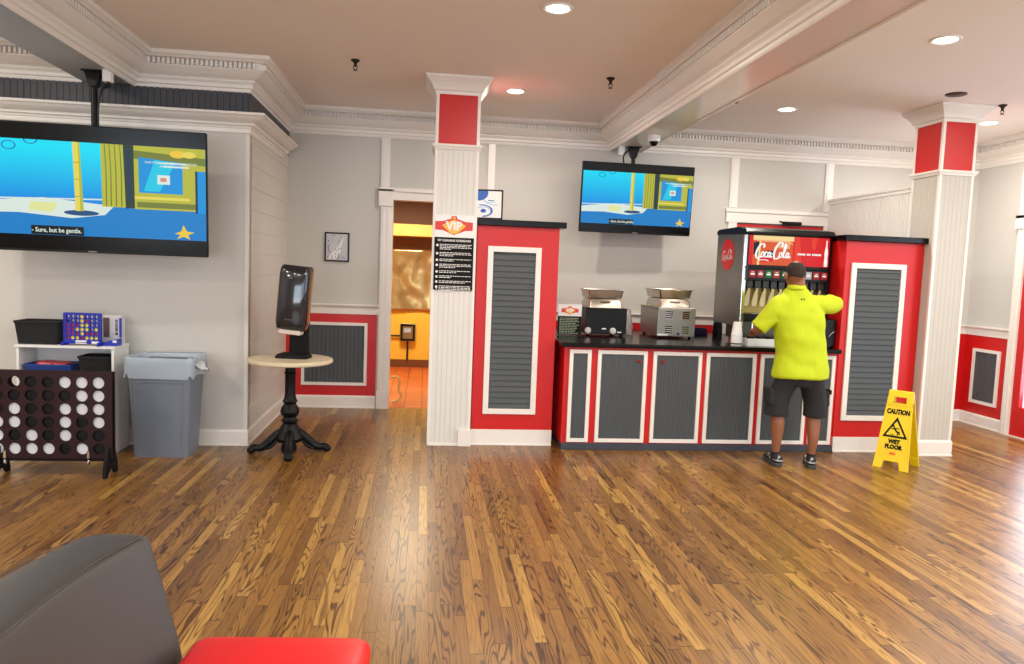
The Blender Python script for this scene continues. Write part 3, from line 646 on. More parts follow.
# ================================================================== FOOD WARMERS
PANM = mat('dull steel pan', (190, 182, 170), .25, metal=1, var=.12, vscale=12)
def warmer(lbl, loc, rz, W, D, Hh, bodymat, sideB, vents, knobs, kx=0):
    t = thing('food_warmer', lbl, 'food warmer', loc, 'countertop food warmers', (0, 0, rz))
    MB().box(-W / 2, W / 2, -D / 2, D / 2, .022, Hh).box(-W / 2 - .006, W / 2 + .006, -D / 2 - .006, D / 2 + .006, Hh, Hh + .012).build('body', bodymat, t, bevel=.006)
    for sx in (-1, 1):
        for sy in (-1, 1): MB().lathe([(.014, 0), (.016, .01), (.012, .025)], sx * (W / 2 - .04), sy * (D / 2 - .04), 12).build('foot', BLACK, t)
    # pan sitting in the well, with a second pan on top
    def rect(w_, d_, z, r=.02):
        out = []
        for cx, cy, a0 in ((w_ / 2 - r, d_ / 2 - r, 0), (-w_ / 2 + r, d_ / 2 - r, PI / 2), (-w_ / 2 + r, -d_ / 2 + r, PI), (w_ / 2 - r, -d_ / 2 + r, 1.5 * PI)):
            for q in range(4): a = a0 + q * PI / 6; out.append((cx + r * math.cos(a), cy + r * math.sin(a), z))
        return out
    z = Hh + .012; w1, d1 = W * .82, D * .8
    lid = MB().loft([rect(w1, d1, z), rect(w1 - .005, d1 - .01, z + .04), rect(w1 - .03, d1 - .05, z + .085), rect(w1 - .07, d1 - .08, z + .09)]).build('lid', PANM, t, smooth=True, ang=.35)
    yy = -d1 / 2 + .02
    MB().tube([(-.05, yy + .005, z + .06), (-.05, yy - .03, z + .062), (.05, yy - .03, z + .062), (.05, yy + .005, z + .06)], .007, 8).build('lid_handle', CHROME, lid, smooth=True)
    z2 = z + .095
    MB().loft([rect(w1 - .01, d1 - .03, z2), rect(w1 + .02, d1 + .0, z2 + .075), rect(w1 + .03, d1 + .01, z2 + .082), rect(w1 + .055, d1 + .03, z2 + .083), rect(w1 + .055, d1 + .03, z2 + .088), rect(w1 + .02, d1, z2 + .087), rect(w1 - .015, d1 - .035, z2 + .008)]).build('steam_pan', PANM, t, smooth=True, ang=.35)
    if vents:
        for vx in (-W * .2, W * .24):
            for vz in (Hh * .28, Hh * .78):
                b = MB()
                for q in range(4): b.box(vx - .035, vx + .035, -D / 2 - .009, -D / 2, vz - .036 + q * .02, vz - .028 + q * .02, 0).box(vx - .035, vx + .035, -D / 2 - .003, -D / 2, vz - .028 + q * .02, vz - .018 + q * .02, 1)
                b.build('vent', [CHROME, BLACKM], t)
        MB().tube([(.02, -D / 2, .05), (.02, -D / 2 - .014, .05)], .012, 14).build('knob', BLACK, t)
        MB().box(-.19, -.08, -D / 2 - .002, -D / 2, .03, .045).build('rating_label', WHITEP, t)
    if knobs:
        for x_ in (-W * .44, W * .17):
            MB().tube([(x_, -D / 2, .055), (x_, -D / 2 - .02, .055), (x_, -D / 2 - .024, .055)], [.034, .028, .018], 18).build('knob', mat('pale knob', (190, 190, 188), .35), t, smooth=True)
        MB().box(-W * .1, W * .0, -D / 2 - .003, -D / 2, .07, .082).build('label', WHITEP, t); MB().box(W * .28, W * .38, -D / 2 - .003, -D / 2, .04, .05).build('label', WHITEP, t)
    return t
warmer('black countertop food warmer with a steel pan on top, left of the counter', (1.79, 7.38, .98), .03, .42, .42, .27, BLACK, None, False, True)
warmer('silver steel countertop food warmer with vent slots and a steel pan on top', (2.503, 7.43, .98), 0.0, .39, .60, .295, STEELB, None, True, False)
o = MB((2.18, 7.22, 1.27)).prism([(2.12, 1.272), (2.26, 1.272), (2.25, 1.28), (2.18, 1.292), (2.13, 1.284)], 'y', 7.2, 7.32).build('cloth', SYEL, None); o.location = (2.40, 7.5, 1.289)
o['label'] = 'bright yellow folded cloth lying on the rim of the silver food warmer'; o['category'] = 'cloth'
# plastic bag between warmers
rr = random.Random(3); b = MB((2.1, 7.5, .98)); rings = []
for k_ in range(9):
    f = k_ / 8; z = .98 + .26 * f; r0 = .085 * (1 - .55 * f ** 2)
    rings.append([(2.09 + (r0 * (1 + .25 * math.sin(5 * a + k_) * (0.3 + f) + rr.uniform(-.08, .08))) * math.cos(a) * .8, 7.5 + r0 * (1 + .2 * math.sin(4 * a + 1.3 * k_)) * math.sin(a), z + rr.uniform(-.004, .004) * (k_ > 0)) for a in [2 * PI * i / 20 for i in range(20)]])
o = b.loft(rings).build('plastic_bag', mat('crumpled clear film', (226, 222, 214), .2, var=.05, trans=.55), None, smooth=True, ang=0); o.location = (2.1, 7.5, .98)
tag(o, 'crumpled clear plastic bag between the two food warmers', 'plastic bag')

# ================================================================== SMALL COUNTER THINGS
def solo(o, loc, label, cat, group=None): o.location = loc; return tag(o, label, cat, group)
DK = mat('dark violet cloth', (34, 26, 60), .8, var=.3)
for (x, y, w_, h_, lb) in ((2.98, 7.72, .17, .08, 'dark violet folded cloth lying on the counter right of the silver warmer'), (3.13, 7.6, .1, .16, 'small black upright pouch beside the drinks machine leg')):
    rings = [[(x + w_ / 2 * f * math.cos(a) * (1 + .1 * math.sin(3 * a)), y + .06 * f * math.sin(a), .98 + z) for a in [2 * PI * i / 18 for i in range(18)]] for f, z in ((.9, 0), (1, .01), (1, h_ * .6), (.85, h_ * .9), (.5, h_))]
    solo(MB((x, y, .98)).loft(rings).build('cloth' if w_ > .12 else 'pouch', DK if w_ > .12 else BLACKM, None, smooth=True), (x, y, .98), lb, 'cloth' if w_ > .12 else 'pouch')
x, y = 3.32, 7.95; t = thing('tissue_box', 'white and red box standing on the counter behind the cup stack', 'box', (x, y, .98)); o = t.location
MB(o).box(x - .09, x + .06, y - .05, y + .05, .98, 1.1).build('carton', WHITEP, t, bevel=.004)
MB(o).box(x + .06, x + .1, y - .05, y + .05, .98, 1.1).build('carton_end', RED, t, bevel=.003)
# stack of paper cups
x, y = 2.915, 6.62; t = thing('cup_stack', 'stack of upside down white paper cups with dark bands in front of the drinks machine', 'cups', (x, y, .98)); o = t.location
for k_ in range(5):
    z = .98 + .022 * k_
    c_ = MB(o).lathe([(.052, z), (.054, z + .006), (.051, z + .012), (.036, z + .13), (.034, z + .132)], x, y, 24).build('cup', WHITEP, t, smooth=True)
z = .98 + .088
MB(o).lathe([(.0478, z + .03), (.0445, z + .06)], x, y, 24).lathe([(.0545, .99), (.0535, 1.003)], x, y, 24).build('printed_band', mat('grey green ink', (60, 72, 70), .5), t, smooth=True)
# white tray with lids
t = thing('lid_tray', 'white open tray holding black lids on the counter in front of the drinks machine', 'tray', (3.23, 6.62, .98)); o = t.location
MB(o).box(3.0, 3.47, 6.56, 6.68, .98, .986).box(3.0, 3.47, 6.56, 6.566, .986, 1.05).box(3.0, 3.47, 6.674, 6.68, .986, 1.05).box(3.0, 3.006, 6.566, 6.674, .986, 1.05).box(3.464, 3.47, 6.566, 6.674, .986, 1.05).build('tray_body', WHITEP, t, bevel=.002)
for c_ in range(5):
    lx, ly = 3.055 + .09 * c_, 6.62
    q = MB((lx, ly, .986)).lathe([(.038, .986), (.041, .99), (.04, 1.05), (.041, 1.055), (.034, 1.06), (.033, 1.068), (.01, 1.07), (.001, 1.07)], lx, ly, 22).build('cup_cover', BLACK, None, smooth=True)
    solo(q, (lx, ly, .986), '%s of the five black lid stacks in the white tray' % ['leftmost', 'second from left', 'middle', 'second from right', 'rightmost'][c_], 'lids', 'black cup lids')
# napkin dispenser at right end of the counter
x, y = 3.775, 6.62; t = thing('napkin_dispenser', 'black and silver countertop dispenser at the right end of the counter', 'dispenser', (x, y, .98)); o = t.location
MB(o).box(x - .02, x + .085, y - .06, y + .05, 1.0, 1.25).lathe([(.06, .98), (.064, .99), (.06, 1.02), (.05, 1.03)], x + .024, y, 24).build('housing', BLACK, t, bevel=.012, seg=3)
MB(o).box(x - .085, x - .022, y - .05, y + .04, 1.1, 1.24).build('side_plate', STEEL, t, bevel=.006)
MB(o).box(x - .08, x - .03, y - .05, y + .06, .985, 1.1).build('stand', BLACKM, t, bevel=.004)
b = MB(o)
for q in range(3): b.tube([(x + .02 + .015 * q, y - .063, 1.09 + .02 * q), (x + .045 + .015 * q, y - .063, 1.12 + .01 * q)], .002, 6)
b.build('emblem', WHITEI, t)

# ================================================================== DRINKS MACHINE
SCRIPT = [  # brush strokes of the script logo, height about 1
    [(.72, .70), (.74, .88), (.6, .98), (.4, .86), (.22, .55), (.16, .22), (.26, .0), (.45, .0), (.62, .16)],
    [(.72, .42), (.62, .36), (.6, .15), (.7, .06), (.8, .16), (.8, .34), (.72, .42), (.84, .38)],
    [(1.08, .36), (1.0, .42), (.9, .3), (.9, .12), (1.0, .06), (1.1, .14)],
    [(1.34, .36), (1.24, .42), (1.15, .28), (1.16, .1), (1.25, .08), (1.34, .24), (1.37, .4), (1.35, .14), (1.42, .07), (1.5, .16)],
    [(1.46, .3), (1.62, .32)],
    [(2.2, .78), (2.24, 1.0), (2.08, 1.12), (1.86, .96), (1.68, .6), (1.64, .22), (1.76, -.02), (1.98, .0), (2.12, .16)],
    [(2.22, .42), (2.12, .36), (2.1, .15), (2.2, .06), (2.3, .16), (2.3, .34), (2.22, .42), (2.34, .38)],
    [(2.36, .2), (2.5, .5), (2.56, .85), (2.5, 1.02), (2.44, .8), (2.42, .3), (2.48, .07), (2.58, .14)],
    [(2.84, .36), (2.74, .42), (2.65, .28), (2.66, .1), (2.75, .08), (2.84, .24), (2.87, .4), (2.85, .14), (2.92, .07), (3.02, .18)],
    [(.3, .0), (.55, -.14), (.95, -.12), (1.3, -.2)]]
def script_logo(b, fn, mi, wd=.085):
    """fn maps (u, v) of the logo to a 3D point"""
    for st in SCRIPT:
        p = catmull([(x + y * .12, y, 0) for x, y in st], 5)
        L_, R_ = [], []
        for i, q in enumerate(p):
            t_ = (p[min(i + 1, len(p) - 1)] - p[max(i - 1, 0)]).normalized(); nrm = Vector((-t_.y, t_.x, 0))
            w_ = wd * (.35 + .65 * abs(t_.y)) * (.5 if i in (0, len(p) - 1) else 1) * (1.35 if st[0][0] in (.72, 2.2) and len(st) == 9 else 1) / 2
            L_.append(fn(*(q + nrm * w_)[:2])); R_.append(fn(*(q - nrm * w_)[:2]))
        n_ = len(p)
        b.add(L_ + R_, [(i, i + 1, n_ + i + 1, n_ + i) for i in range(n_ - 1)], mi)
MX0, MX1, MY0, MY1 = 2.98, 3.858, 6.735, 7.38
t = thing('drinks_machine', 'steel soft drinks fountain with lit red script-lettered sign, standing on the counter', 'drinks machine', (3.42, 7.05, .98)); o = t.location
b = MB(o)
b.prism([(MY0, 1.15), (MY1, 1.15), (MY1, 2.055), (MY0 + .01, 2.055)], 'x', MX0, MX0 + .03).prism([(MY0, 1.15), (MY1, 1.15), (MY1, 2.055), (MY0 + .01, 2.055)], 'x', MX1 - .03, MX1)
b.box(MX0 + .03, MX1 - .03, MY1 - .03, MY1, 1.15, 2.07)
b.build('cabinet', STEELB, t, bevel=.006)
MB(o).box(MX0, MX0 + .035, MY0 - .012, MY0, 1.15, 2.05).build('edge_trim', CHROME, t, bevel=.003)
MB(o).box(MX1 - .035, MX1, MY0 - .012, MY0, 1.15, 2.05).build('edge_trim', BLACK, t, bevel=.003)
MB(o).prism([(MY0 - .055, 2.02), (MY0 - .06, 2.045), (MY0 - .02, 2.08), (MY0 + .12, 2.1), (MY1 - .05, 2.095), (MY1 + .005, 2.08), (MY1 + .005, 2.04), (MY0 + .02, 2.02)], 'x', MX0 - .01, MX1 + .01).build('canopy', BLACK, t, bevel=.01, seg=3)
# side roundel
b = MB(o); cy_, cz_ = 7.1, 1.835
b.prism([(cy_ + .155 * math.cos(a * PI / 20), cz_ + .155 * math.sin(a * PI / 20)) for a in range(40)], 'x', MX0 - .003, MX0, 0)
script_logo(b, lambda u, v: (MX0 - .0045, cy_ + .13 - u * .084, cz_ - .045 + v * .088), 1, .11)
b.build('side_roundel', [mat('roundel red', (214, 16, 22), .3), WHITEI], t, fix=False)
# marquee
MZ0, MZ1 = 1.74, 2.015; ex0, ex1 = MX0 + .04, MX1 - .04; yM = MY0 - .035
MB(o).box(MX0 + .036, MX1 - .036, yM + .004, MY0 + .12, 1.72, 2.035).build('sign_housing', BLACK, t, bevel=.004)
EM = [emit('sign glow red', (228, 20, 26), .95), emit('sign glow white', (255, 255, 250), 1.0), emit('sign glow peach', (250, 176, 120), .95), emit('sign glow yellow', (252, 220, 150), 1.0), emit('sign glow orange', (235, 92, 40), .9), emit('sign glow black', (30, 20, 24), .6), emit('sign glow scarlet', (240, 60, 36), .95)]
b = MB(o); b.box(ex0, ex1, yM, yM + .004, MZ0, MZ1, 0); W_ = ex1 - ex0; H_ = MZ1 - MZ0; yy = yM
def ml(pts, mi):
    global yy
    yy -= .0004; b.add([(ex0 + u * W_, yy, MZ0 + v * H_) for u, v in pts], [list(range(len(pts)))], mi)
ml([(.045, 0), (.54, 0), (.54, 1), (.045, 1)], 4); ml([(.045, .84), (.55, .84), (.55, 1), (.045, 1)], 3); ml([(.07, .86), (.50, .84), (.55, .72), (.46, .78), (.1, .80)], 2)
ml([(.05, .36), (.13, .3), (.13, .8), (.05, .76)], 5); ml([(.12, .1), (.3, .12), (.28, .32), (.13, .34)], 0); ml([(.2, .3), (.32, .26), (.31, .5), (.22, .5)], 5)
ml([(.3, .6), (.5, .58), (.5, .75), (.36, .76)], 2); ml([(.56, 0), (.66, 0), (.62, 1), (.56, 1)], 6); ml([(.78, .6), (.82, .6), (.84, 1), (.76, 1)], 6)
ml([(.1, 0), (.128, 0), (.14, .8), (.12, .8)], 3)
yy -= .001
script_logo(b, lambda u, v: (ex0 + (.055 + u * .150) * W_, yy - .0004 * v, MZ0 + (.24 + v * .50) * H_), 1, .125)
for u0, u1 in ((.60, .70), (.715, .765), (.78, .90)):
    u = u0
    while u < u1 - .008: ml([(u, .38), (u + .013, .38), (u + .013, .445), (u, .445)], 1); u += .0165
ml([(.935 + .5 * dx, v) for dx, v in ((0, .02), (.08, .02), (.085, .2), (.075, .32), (.085, .48), (.07, .62), (.055, .74), (.055, .92), (.025, .92), (.025, .74), (.01, .62), (-.005, .48), (.005, .32), (-.005, .2))], 1)
b.build('lit_sign', EM, t, fix=False)
# valve bar with brand tiles and levers
MB(o).box(MX0 + .036, MX1 - .036, MY0 - .045, MY0 + .1, 1.59, 1.72).box(MX0 + .036, MX1 - .036, MY0 - .06, MY0 + .02, 1.705, 1.725).build('valve_bar', BLACK, t, bevel=.006)
tiles = [(200, 40, 46), (206, 60, 66), (24, 140, 66), (206, 84, 40), (44, 110, 50), (222, 222, 222), (190, 30, 36), (225, 225, 225), (205, 30, 36), (200, 24, 30)]
VAL = mat('valve lever cream', (206, 196, 160), .4); VB = mat('black valve', (24, 24, 26), .4)
for i, c_ in enumerate(tiles):
    x = MX0 + .08 + i * .0795
    tl = MB(o).box(x - .032, x + .032, MY0 - .052, MY0 - .045, 1.62, 1.69, 0).box(x - .02, x + .02, MY0 - .053, MY0 - .052, 1.645, 1.66, 1).box(x - .012, x + .014, MY0 - .053, MY0 - .052, 1.668, 1.674, 1)
    tl.build('flavour_tile', [emit('tile', c_, .55), WHITEI], t)
    v = MB(o).box(x - .03, x + .03, MY0 - .01, MY0 + .1, 1.52, 1.6).lathe([(.016, 1.52), (.014, 1.485), (.009, 1.48)], x, MY0 + .03, 12).build('valve', VB, t, bevel=.005)
    MB(o).loft([[(x - w_, y_, z), (x + w_, y_, z), (x + w_, y_ + .008, z), (x - w_, y_ + .008, z)] for w_, y_, z in ((.012, MY0 + .0, 1.56), (.011, MY0 + .005, 1.5), (.022, MY0 + .03, 1.44), (.028, MY0 + .045, 1.38), (.02, MY0 + .05, 1.345))]).build('lever', VAL, v, bevel=.003)
MB(o).box(MX0 + .03, MX1 - .03, MY0 + .14, MY0 + .15, 1.18, 1.72).build('splash_panel', mat('steel with painted reflection', (150, 128, 70), .3, metal=.9, var=.15), t)  # plain stainless; the yellow shirt's reflection is put into its colour
MB(o).box(MX0 + .03, MX1 - .03, MY0 - .03, MY0 + .14, 1.2, 1.27).box(MX0 + .03, MX1 - .03, MY0 - .045, MY0 - .03, 1.215, 1.275).build('drip_tray', BLACK, t, bevel=.006)
b = MB(o)
x = MX0 + .06
while x < MX1 - .06: b.box(x, x + .008, MY0 - .02, MY0 + .13, 1.272, 1.278); x += .02
b.build('drip_grille', CHROME, t)
MB(o).box(MX0 + .04, MX1 - .04, MY0 + .02, MY0 + .4, 1.02, 1.2).build('base_housing', mat('dark steel', (80, 78, 74), .35, metal=.8), t, bevel=.006)
MB(o).box(MX0 + .13, MX0 + .14, MY0 - .0, MY0 + .02, .99, 1.2).build('base_edge', CHROME, t)
for x in (MX0 + .05, MX1 - .05):
    for y in (MY0 + .07, MY1 - .06): MB(o).lathe([(.026, .98), (.026, .995), (.017, 1.0), (.017, 1.15)], x, y, 16).build('leg', BLACK, t, smooth=True)

# ================================================================== KITCHEN THINGS
YB = mat('yellow lit shelf', (226, 176, 84), .4, var=.12)  # yellow light falling on the shelf is part of this base colour
q = MB().box(-1.8, 1.5, KY - .4, KY, 2.06, 2.24).build('wall_shelf', YB, None, bevel=.004); q.data.transform(Matrix.Translation((0, 0, -2.06))); solo(q, (0, 0, 2.06), 'long yellow-lit shelf high on the kitchen wall seen through the doorway', 'shelf')
STK = mat('dented stainless sheet', (198, 166, 112), .22, metal=1, var=.15, vscale=3, bump=.0)
b = MB(); n_ = 26; vs = []; fs = []
for j in range(n_ + 1):
    for i in range(n_ + 1):
        x = -.66 + 1.1 * i / n_; z = .90 + .97 * j / n_
        vs.append((x, KY - .03 - .03 * noise.noise((x * 2.3, z * 2.0, 1.5)) - .012 * noise.noise((x * 6, z * 5, 4)), z))
for j in range(n_):
    for i in range(n_): fs.append((j * (n_ + 1) + i, j * (n_ + 1) + i + 1, (j + 1) * (n_ + 1) + i + 1, (j + 1) * (n_ + 1) + i))
b.add(vs, fs); q = b.build('steel_wall_sheet', STK, None, smooth=True, ang=0)
q.modifiers.new('s', 'SOLIDIFY').thickness = .004
q.data.transform(Matrix.Translation((0, -KY, -.9))); solo(q, (0, KY, .9), 'wavy stainless steel sheet on the yellow kitchen wall', 'wall panel')
t = thing('control_box', 'small steel control box with conduit on the yellow kitchen wall', 'electrical box', (-.26, KY, .52)); o = t.location
MB(o).box(-.37, -.13, KY - .09, KY, .42, .70).build('housing', mat('dull box steel', (150, 130, 90), .35, metal=.7), t, bevel=.006)
frame(MB(o), -.36, -.14, .43, .69, .03, KY - .1, KY - .09).build('cover_frame', BLACK, t)
MB(o).box(-.31, -.2, KY - .1, KY - .09, .56, .63).build('switch_plate', CHROME, t)
MB(o).tube([(-.25, KY - .04, .42), (-.25, KY - .04, .12)], .015, 10).tube([(-.37, KY - .04, .5), (-.55, KY - .04, .5), (-.62, KY - .04, .52)], .015, 10).build('conduit', DBR, t, smooth=True)
q = MB().tube(catmull([(-.36, 8.6, .31), (-.30, 8.6, .32), (-.26, 8.6, .27), (-.27, 8.6, .17), (-.24, 8.6, .1), (-.28, 8.6, .04), (-.35, 8.6, .03)], 5), .014, 10)
q.off = Vector((-.3, 8.6, 0)); q = q.build('hose', mat('cream hose', (222, 190, 130), .5), None, smooth=True); solo(q, (-.3, 8.6, 0.016), 'cream coloured looped hose low beside the doorway edge in the kitchen', 'hose')
q.location.z = 0.0

# ================================================================== PEDESTAL TABLE AND DISPENSER
TX, TY = -1.095, 6.3
t = thing('pedestal_table', 'small round cream topped table on black cast iron pedestal by the shiplap wall', 'table', (TX, TY, 0)); o = t.location
MB(o).lathe([(.3, .765), (.335, .765), (.345, .775), (.345, .792), (.338, .8), (.3, .802)], TX, TY, 56).build('table_top', CREAM, t, smooth=True)
MB(o).lathe([(.1, .765), (.1, .755), (.05, .748), (.042, .73), (.042, .69), (.05, .68), (.043, .665), (.043, .5), (.05, .46), (.062, .44), (.052, .425), (.048, .415), (.07, .385), (.078, .35), (.066, .32), (.05, .305), (.058, .29), (.075, .275), (.06, .262), (.055, .25), (.075, .225), (.085, .19), (.11, .16), (.12, .13), (.1, .1), (.05, .085)][::-1], TX, TY, 32).build('pedestal', IRON, t, smooth=True)
for k_ in range(4):
    a = math.radians(8 + 90 * k_); ca, sa = math.cos(a), math.sin(a)
    pts = catmull([(TX + ca * r, TY + sa * r, z) for r, z in ((.05, .17), (.1, .15), (.16, .095), (.21, .055), (.255, .045), (.29, .05), (.31, .035))], 4)
    n_ = len(pts)
    b = MB(o).tube(pts, [.045 - .022 * i / n_ for i in range(n_)], 12).ell((TX + ca * .305, TY + sa * .305, .03), (.036, .036, .03), 12).ell((TX + ca * .15, TY + sa * .15, .11), (.04, .04, .03), 12)
    for s in (-1, 1): b.tube(catmull([(TX + ca * r - sa * s * w_, TY + sa * r + ca * s * w_, z) for r, w_, z in ((.09, .03, .12), (.13, .05, .08), (.17, .045, .05), (.2, .02, .045))], 3), .012, 8)
    b.build('leg', IRON, t, smooth=True)
t = thing('towel_dispenser', 'tall glossy black paper towel dispenser on stand, on the round table', 'dispenser', (-1.075, 6.33, .802), rot=(0, 0, math.radians(-8)))
def rr4(w_, d_, z, r, ox=0, oy=0, n_=5):
    out = []
    for cx, cy, a0 in ((w_ / 2 - r, d_ / 2 - r, 0), (-w_ / 2 + r, d_ / 2 - r, PI / 2), (-w_ / 2 + r, -d_ / 2 + r, PI), (w_ / 2 - r, -d_ / 2 + r, 1.5 * PI)):
        for q in range(n_): a = a0 + q * PI / 2 / (n_ - 1); out.append((ox + cx + r * math.cos(a), oy + cy + r * math.sin(a), z))
    return out
MB().loft([rr4(.27, .19, 0, .03), rr4(.27, .19, .012, .03), rr4(.25, .17, .03, .03), rr4(.2, .12, .04, .03)]).build('base', BLACKM, t, smooth=True)
MB().loft([rr4(.17, .04, .03, .015, .03, .05), rr4(.16, .04, .2, .015, .03, .05), rr4(.16, .05, .3, .015, .035, .05)]).build('stem', BLACKM, t, smooth=True)
Rt = Matrix.Rotation(math.radians(4.5), 4, 'Y') @ Matrix.Translation((-.03, 0, 0))
SMOKE = mat('smoked glossy plastic', (22, 22, 30), .1, var=.1, coat=.5)
MB().loft([rr4(.22, .15, .235, .05, 0, -.02), rr4(.24, .185, .25, .05, 0, -.02), rr4(.25, .2, .3, .05, 0, -.02), rr4(.25, .2, .70, .05, 0, -.02), rr4(.245, .19, .745, .05, 0, -.015), rr4(.22, .17, .77, .05, 0, -.01)]).xf(Rt).build('cover', SMOKE, t, smooth=True, ang=.9)
MB().loft([rr4(.19, .05, .24, .02, .0, .1), rr4(.205, .06, .26, .02, .0, .1), rr4(.205, .06, .74, .02, .0, .1), rr4(.19, .05, .76, .02, .0, .1)]).xf(Rt).build('back_plate', mat('painted side light', (150, 120, 96), .35), t, smooth=True)  # brown light on the dispenser's side is painted into this plate
MB().box(-.09, .09, -.1, .02, .2, .242).xf(Rt).build('towel_outlet', mat('pale paper', (214, 200, 190), .6), t, bevel=.01)
b = MB().box(.1255, .128, -.06, -.02, .42, .52).prism([(-.02 + .016 * math.cos(a), .67 + .016 * math.sin(a)) for a in [q * PI / 8 for q in range(16)]], 'y', -.1225, -.1198).box(-.04, .03, -.1225, -.1198, .32, .33)
b.xf(Rt).build('emblem', mat('grey emblem', (70, 70, 82), .2), t)

# ================================================================== GAME SHELF
SX0, SX1, SY0, SY1 = -3.18, -2.45, 6.2, 6.5
t = thing('game_shelf', 'low white open shelf unit with baskets and games against the left wall', 'shelf', ((SX0 + SX1) / 2, 6.35, 0)); o = t.location
WS = mat('white laminate', (226, 226, 224), .45, var=.02)
MB(o).box(SX0 - .01, SX1 + .01, SY0 - .01, SY1, .852, .872).build('top_board', WS, t, bevel=.002)
for x in (SX0, SX1 - .02): MB(o).box(x, x + .02, SY0, SY1, 0, .852).build('side_panel', WS, t, bevel=.001)
for z in (.62, .34, .05): MB(o).box(SX0 + .02, SX1 - .02, SY0 + .005, SY1 - .01, z, z + .02).build('shelf_board', WS, t)
MB(o).box(SX0 + .02, SX1 - .02, SY1 - .01, SY1 - .004, .07, .85).build('back_panel', WS, t)
def basket(name, lbl, cat, x0, x1, y0, y1, z, h, m_, flare=.02, grp=None):
    t = thing(name, lbl, cat, ((x0 + x1) / 2, (y0 + y1) / 2, z), grp)
    w_, d_ = x1 - x0, y1 - y0
    R = [rr4(w_ - 2 * flare, d_ - 2 * flare, 0, .03), rr4(w_, d_, h, .035), rr4(w_ - .012, d_ - .012, h, .03), rr4(w_ - 2 * flare - .012, d_ - 2 * flare - .012, .008, .025)]
    MB().loft(R).build('basket_body', m_, t, smooth=True)
    MB().loft([rr4(w_ + .008, d_ + .008, h - .018, .038), rr4(w_ + .01, d_ + .01, h, .038), rr4(w_ - .01, d_ - .01, h + .002, .03), rr4(w_ - .014, d_ - .014, h - .015, .03)]).build('rim', m_, t, smooth=True)
    return t
FAB = mat('black woven fabric', (18, 19, 22), .85, var=.3, bump=.4, bscale=160)
basket('storage_basket', 'black fabric basket on top of the white shelf at its left end', 'basket', -3.215, -2.87, 6.22, 6.46, .872, .185, FAB)
for (x0, x1, y0, y1, rx, c_, lb, nm_) in ((-3.16, -2.93, 6.25, 6.3, .0, (206, 60, 64), 'red and pink game box lying in the black basket on top of the shelf', 'game_box'), (-2.99, -2.88, 6.34, 6.4, .0, (235, 232, 225), 'white card sheet standing in the black basket on top of the shelf', 'card')):
    q = MB(((x0 + x1) / 2, y0, .9)).box(x0, x1, y0, y1, .885, 1.05, 0).box(x0 + .01, x1 - .03, y0 - .002, y0, 1.0, 1.04, 1).build(nm_, [mat(nm_, c_, .4), mat(nm_ + ' print', tuple(int(v * .75) for v in c_), .4)], None, bevel=.004)
    q.rotation_euler = (0, math.radians(-4), 0); solo(q, ((x0 + x1) / 2, y0, .895), lb, 'box' if nm_ != 'card' else 'card')
basket('storage_basket', 'small black fabric basket on the shelf under the top board, right side', 'basket', -2.74, -2.48, 6.215, 6.44, .64, .145, FAB)
basket('toy_tray', 'low blue plastic basket on the shelf under the top board, left side', 'basket', -3.14, -2.79, 6.215, 6.45, .64, .075, mat('blue plastic basket', (26, 64, 140), .4, var=.15), .01)
q = MB((-2.96, 6.33, .65)).box(-3.06, -2.84, 6.25, 6.4, .65, .72, 0).box(-3.04, -2.95, 6.248, 6.25, .695, .715, 1).box(-2.93, -2.86, 6.248, 6.25, .69, .715, 1).build('game_box', [mat('red box', (206, 36, 40), .4), mat('pink print', (235, 150, 140), .4)], None, bevel=.003)
q.rotation_euler = (0, math.radians(3), 0); solo(q, (-2.96, 6.33, .655), 'red game box lying in the low blue basket', 'box')
# tabletop four-in-a-row
BLUE = mat('blue plastic', (26, 44, 168), .35, var=.05); DY = mat('yellow disc', (238, 222, 60), .4); DR = mat('red disc', (150, 30, 90), .4)
def holed(b, x0, z0, cw, ch, nc, nr, r, y0, y1, mi=0, n_=16, pad=(0, 0, 0, 0)):
    """grid plate with round through holes, x right, z up; pad = left, right, bottom, top margins"""
    for i in range(nc):
        for j in range(nr):
            cx = x0 + cw * (i + .5); cz = z0 + ch * (j + .5); sq = []; ci = []
            for k_ in range(n_):
                a = 2 * PI * k_ / n_ + PI / 4; u, v = math.cos(a), math.sin(a); m_ = max(abs(u), abs(v))
                sq.append((cx + u / m_ * cw / 2, cz + v / m_ * ch / 2)); ci.append((cx + r * u, cz + r * v))
            vs = [(x, y0, z) for x, z in sq] + [(x, y0, z) for x, z in ci] + [(x, y1, z) for x, z in ci] + [(x, y1, z) for x, z in sq]
            fs = []
            for k_ in range(n_):
                l_ = (k_ + 1) % n_
                fs += [(k_, l_, n_ + l_, n_ + k_), (n_ + k_, n_ + l_, 2 * n_ + l_, 2 * n_ + k_), (2 * n_ + k_, 2 * n_ + l_, 3 * n_ + l_, 3 * n_ + k_)]
            b.add(vs, fs, mi)
    W_, H_ = cw * nc, ch * nr; l, r_, bt, tp = pad
    if l: b.box(x0 - l, x0, y0, y1, z0 - bt, z0 + H_ + tp, mi)
    if r_: b.box(x0 + W_, x0 + W_ + r_, y0, y1, z0 - bt, z0 + H_ + tp, mi)
    if bt: b.box(x0, x0 + W_, y0, y1, z0 - bt, z0, mi)
    if tp: b.box(x0, x0 + W_, y0, y1, z0 + H_, z0 + H_ + tp, mi)
    return b
t = thing('tabletop_game', 'blue upright four-in-a-row game with yellow discs on top of the white shelf', 'board game', (-2.70, 6.24, .872), rot=(0, 0, math.radians(-4)))
gw, gh = .0365, .034
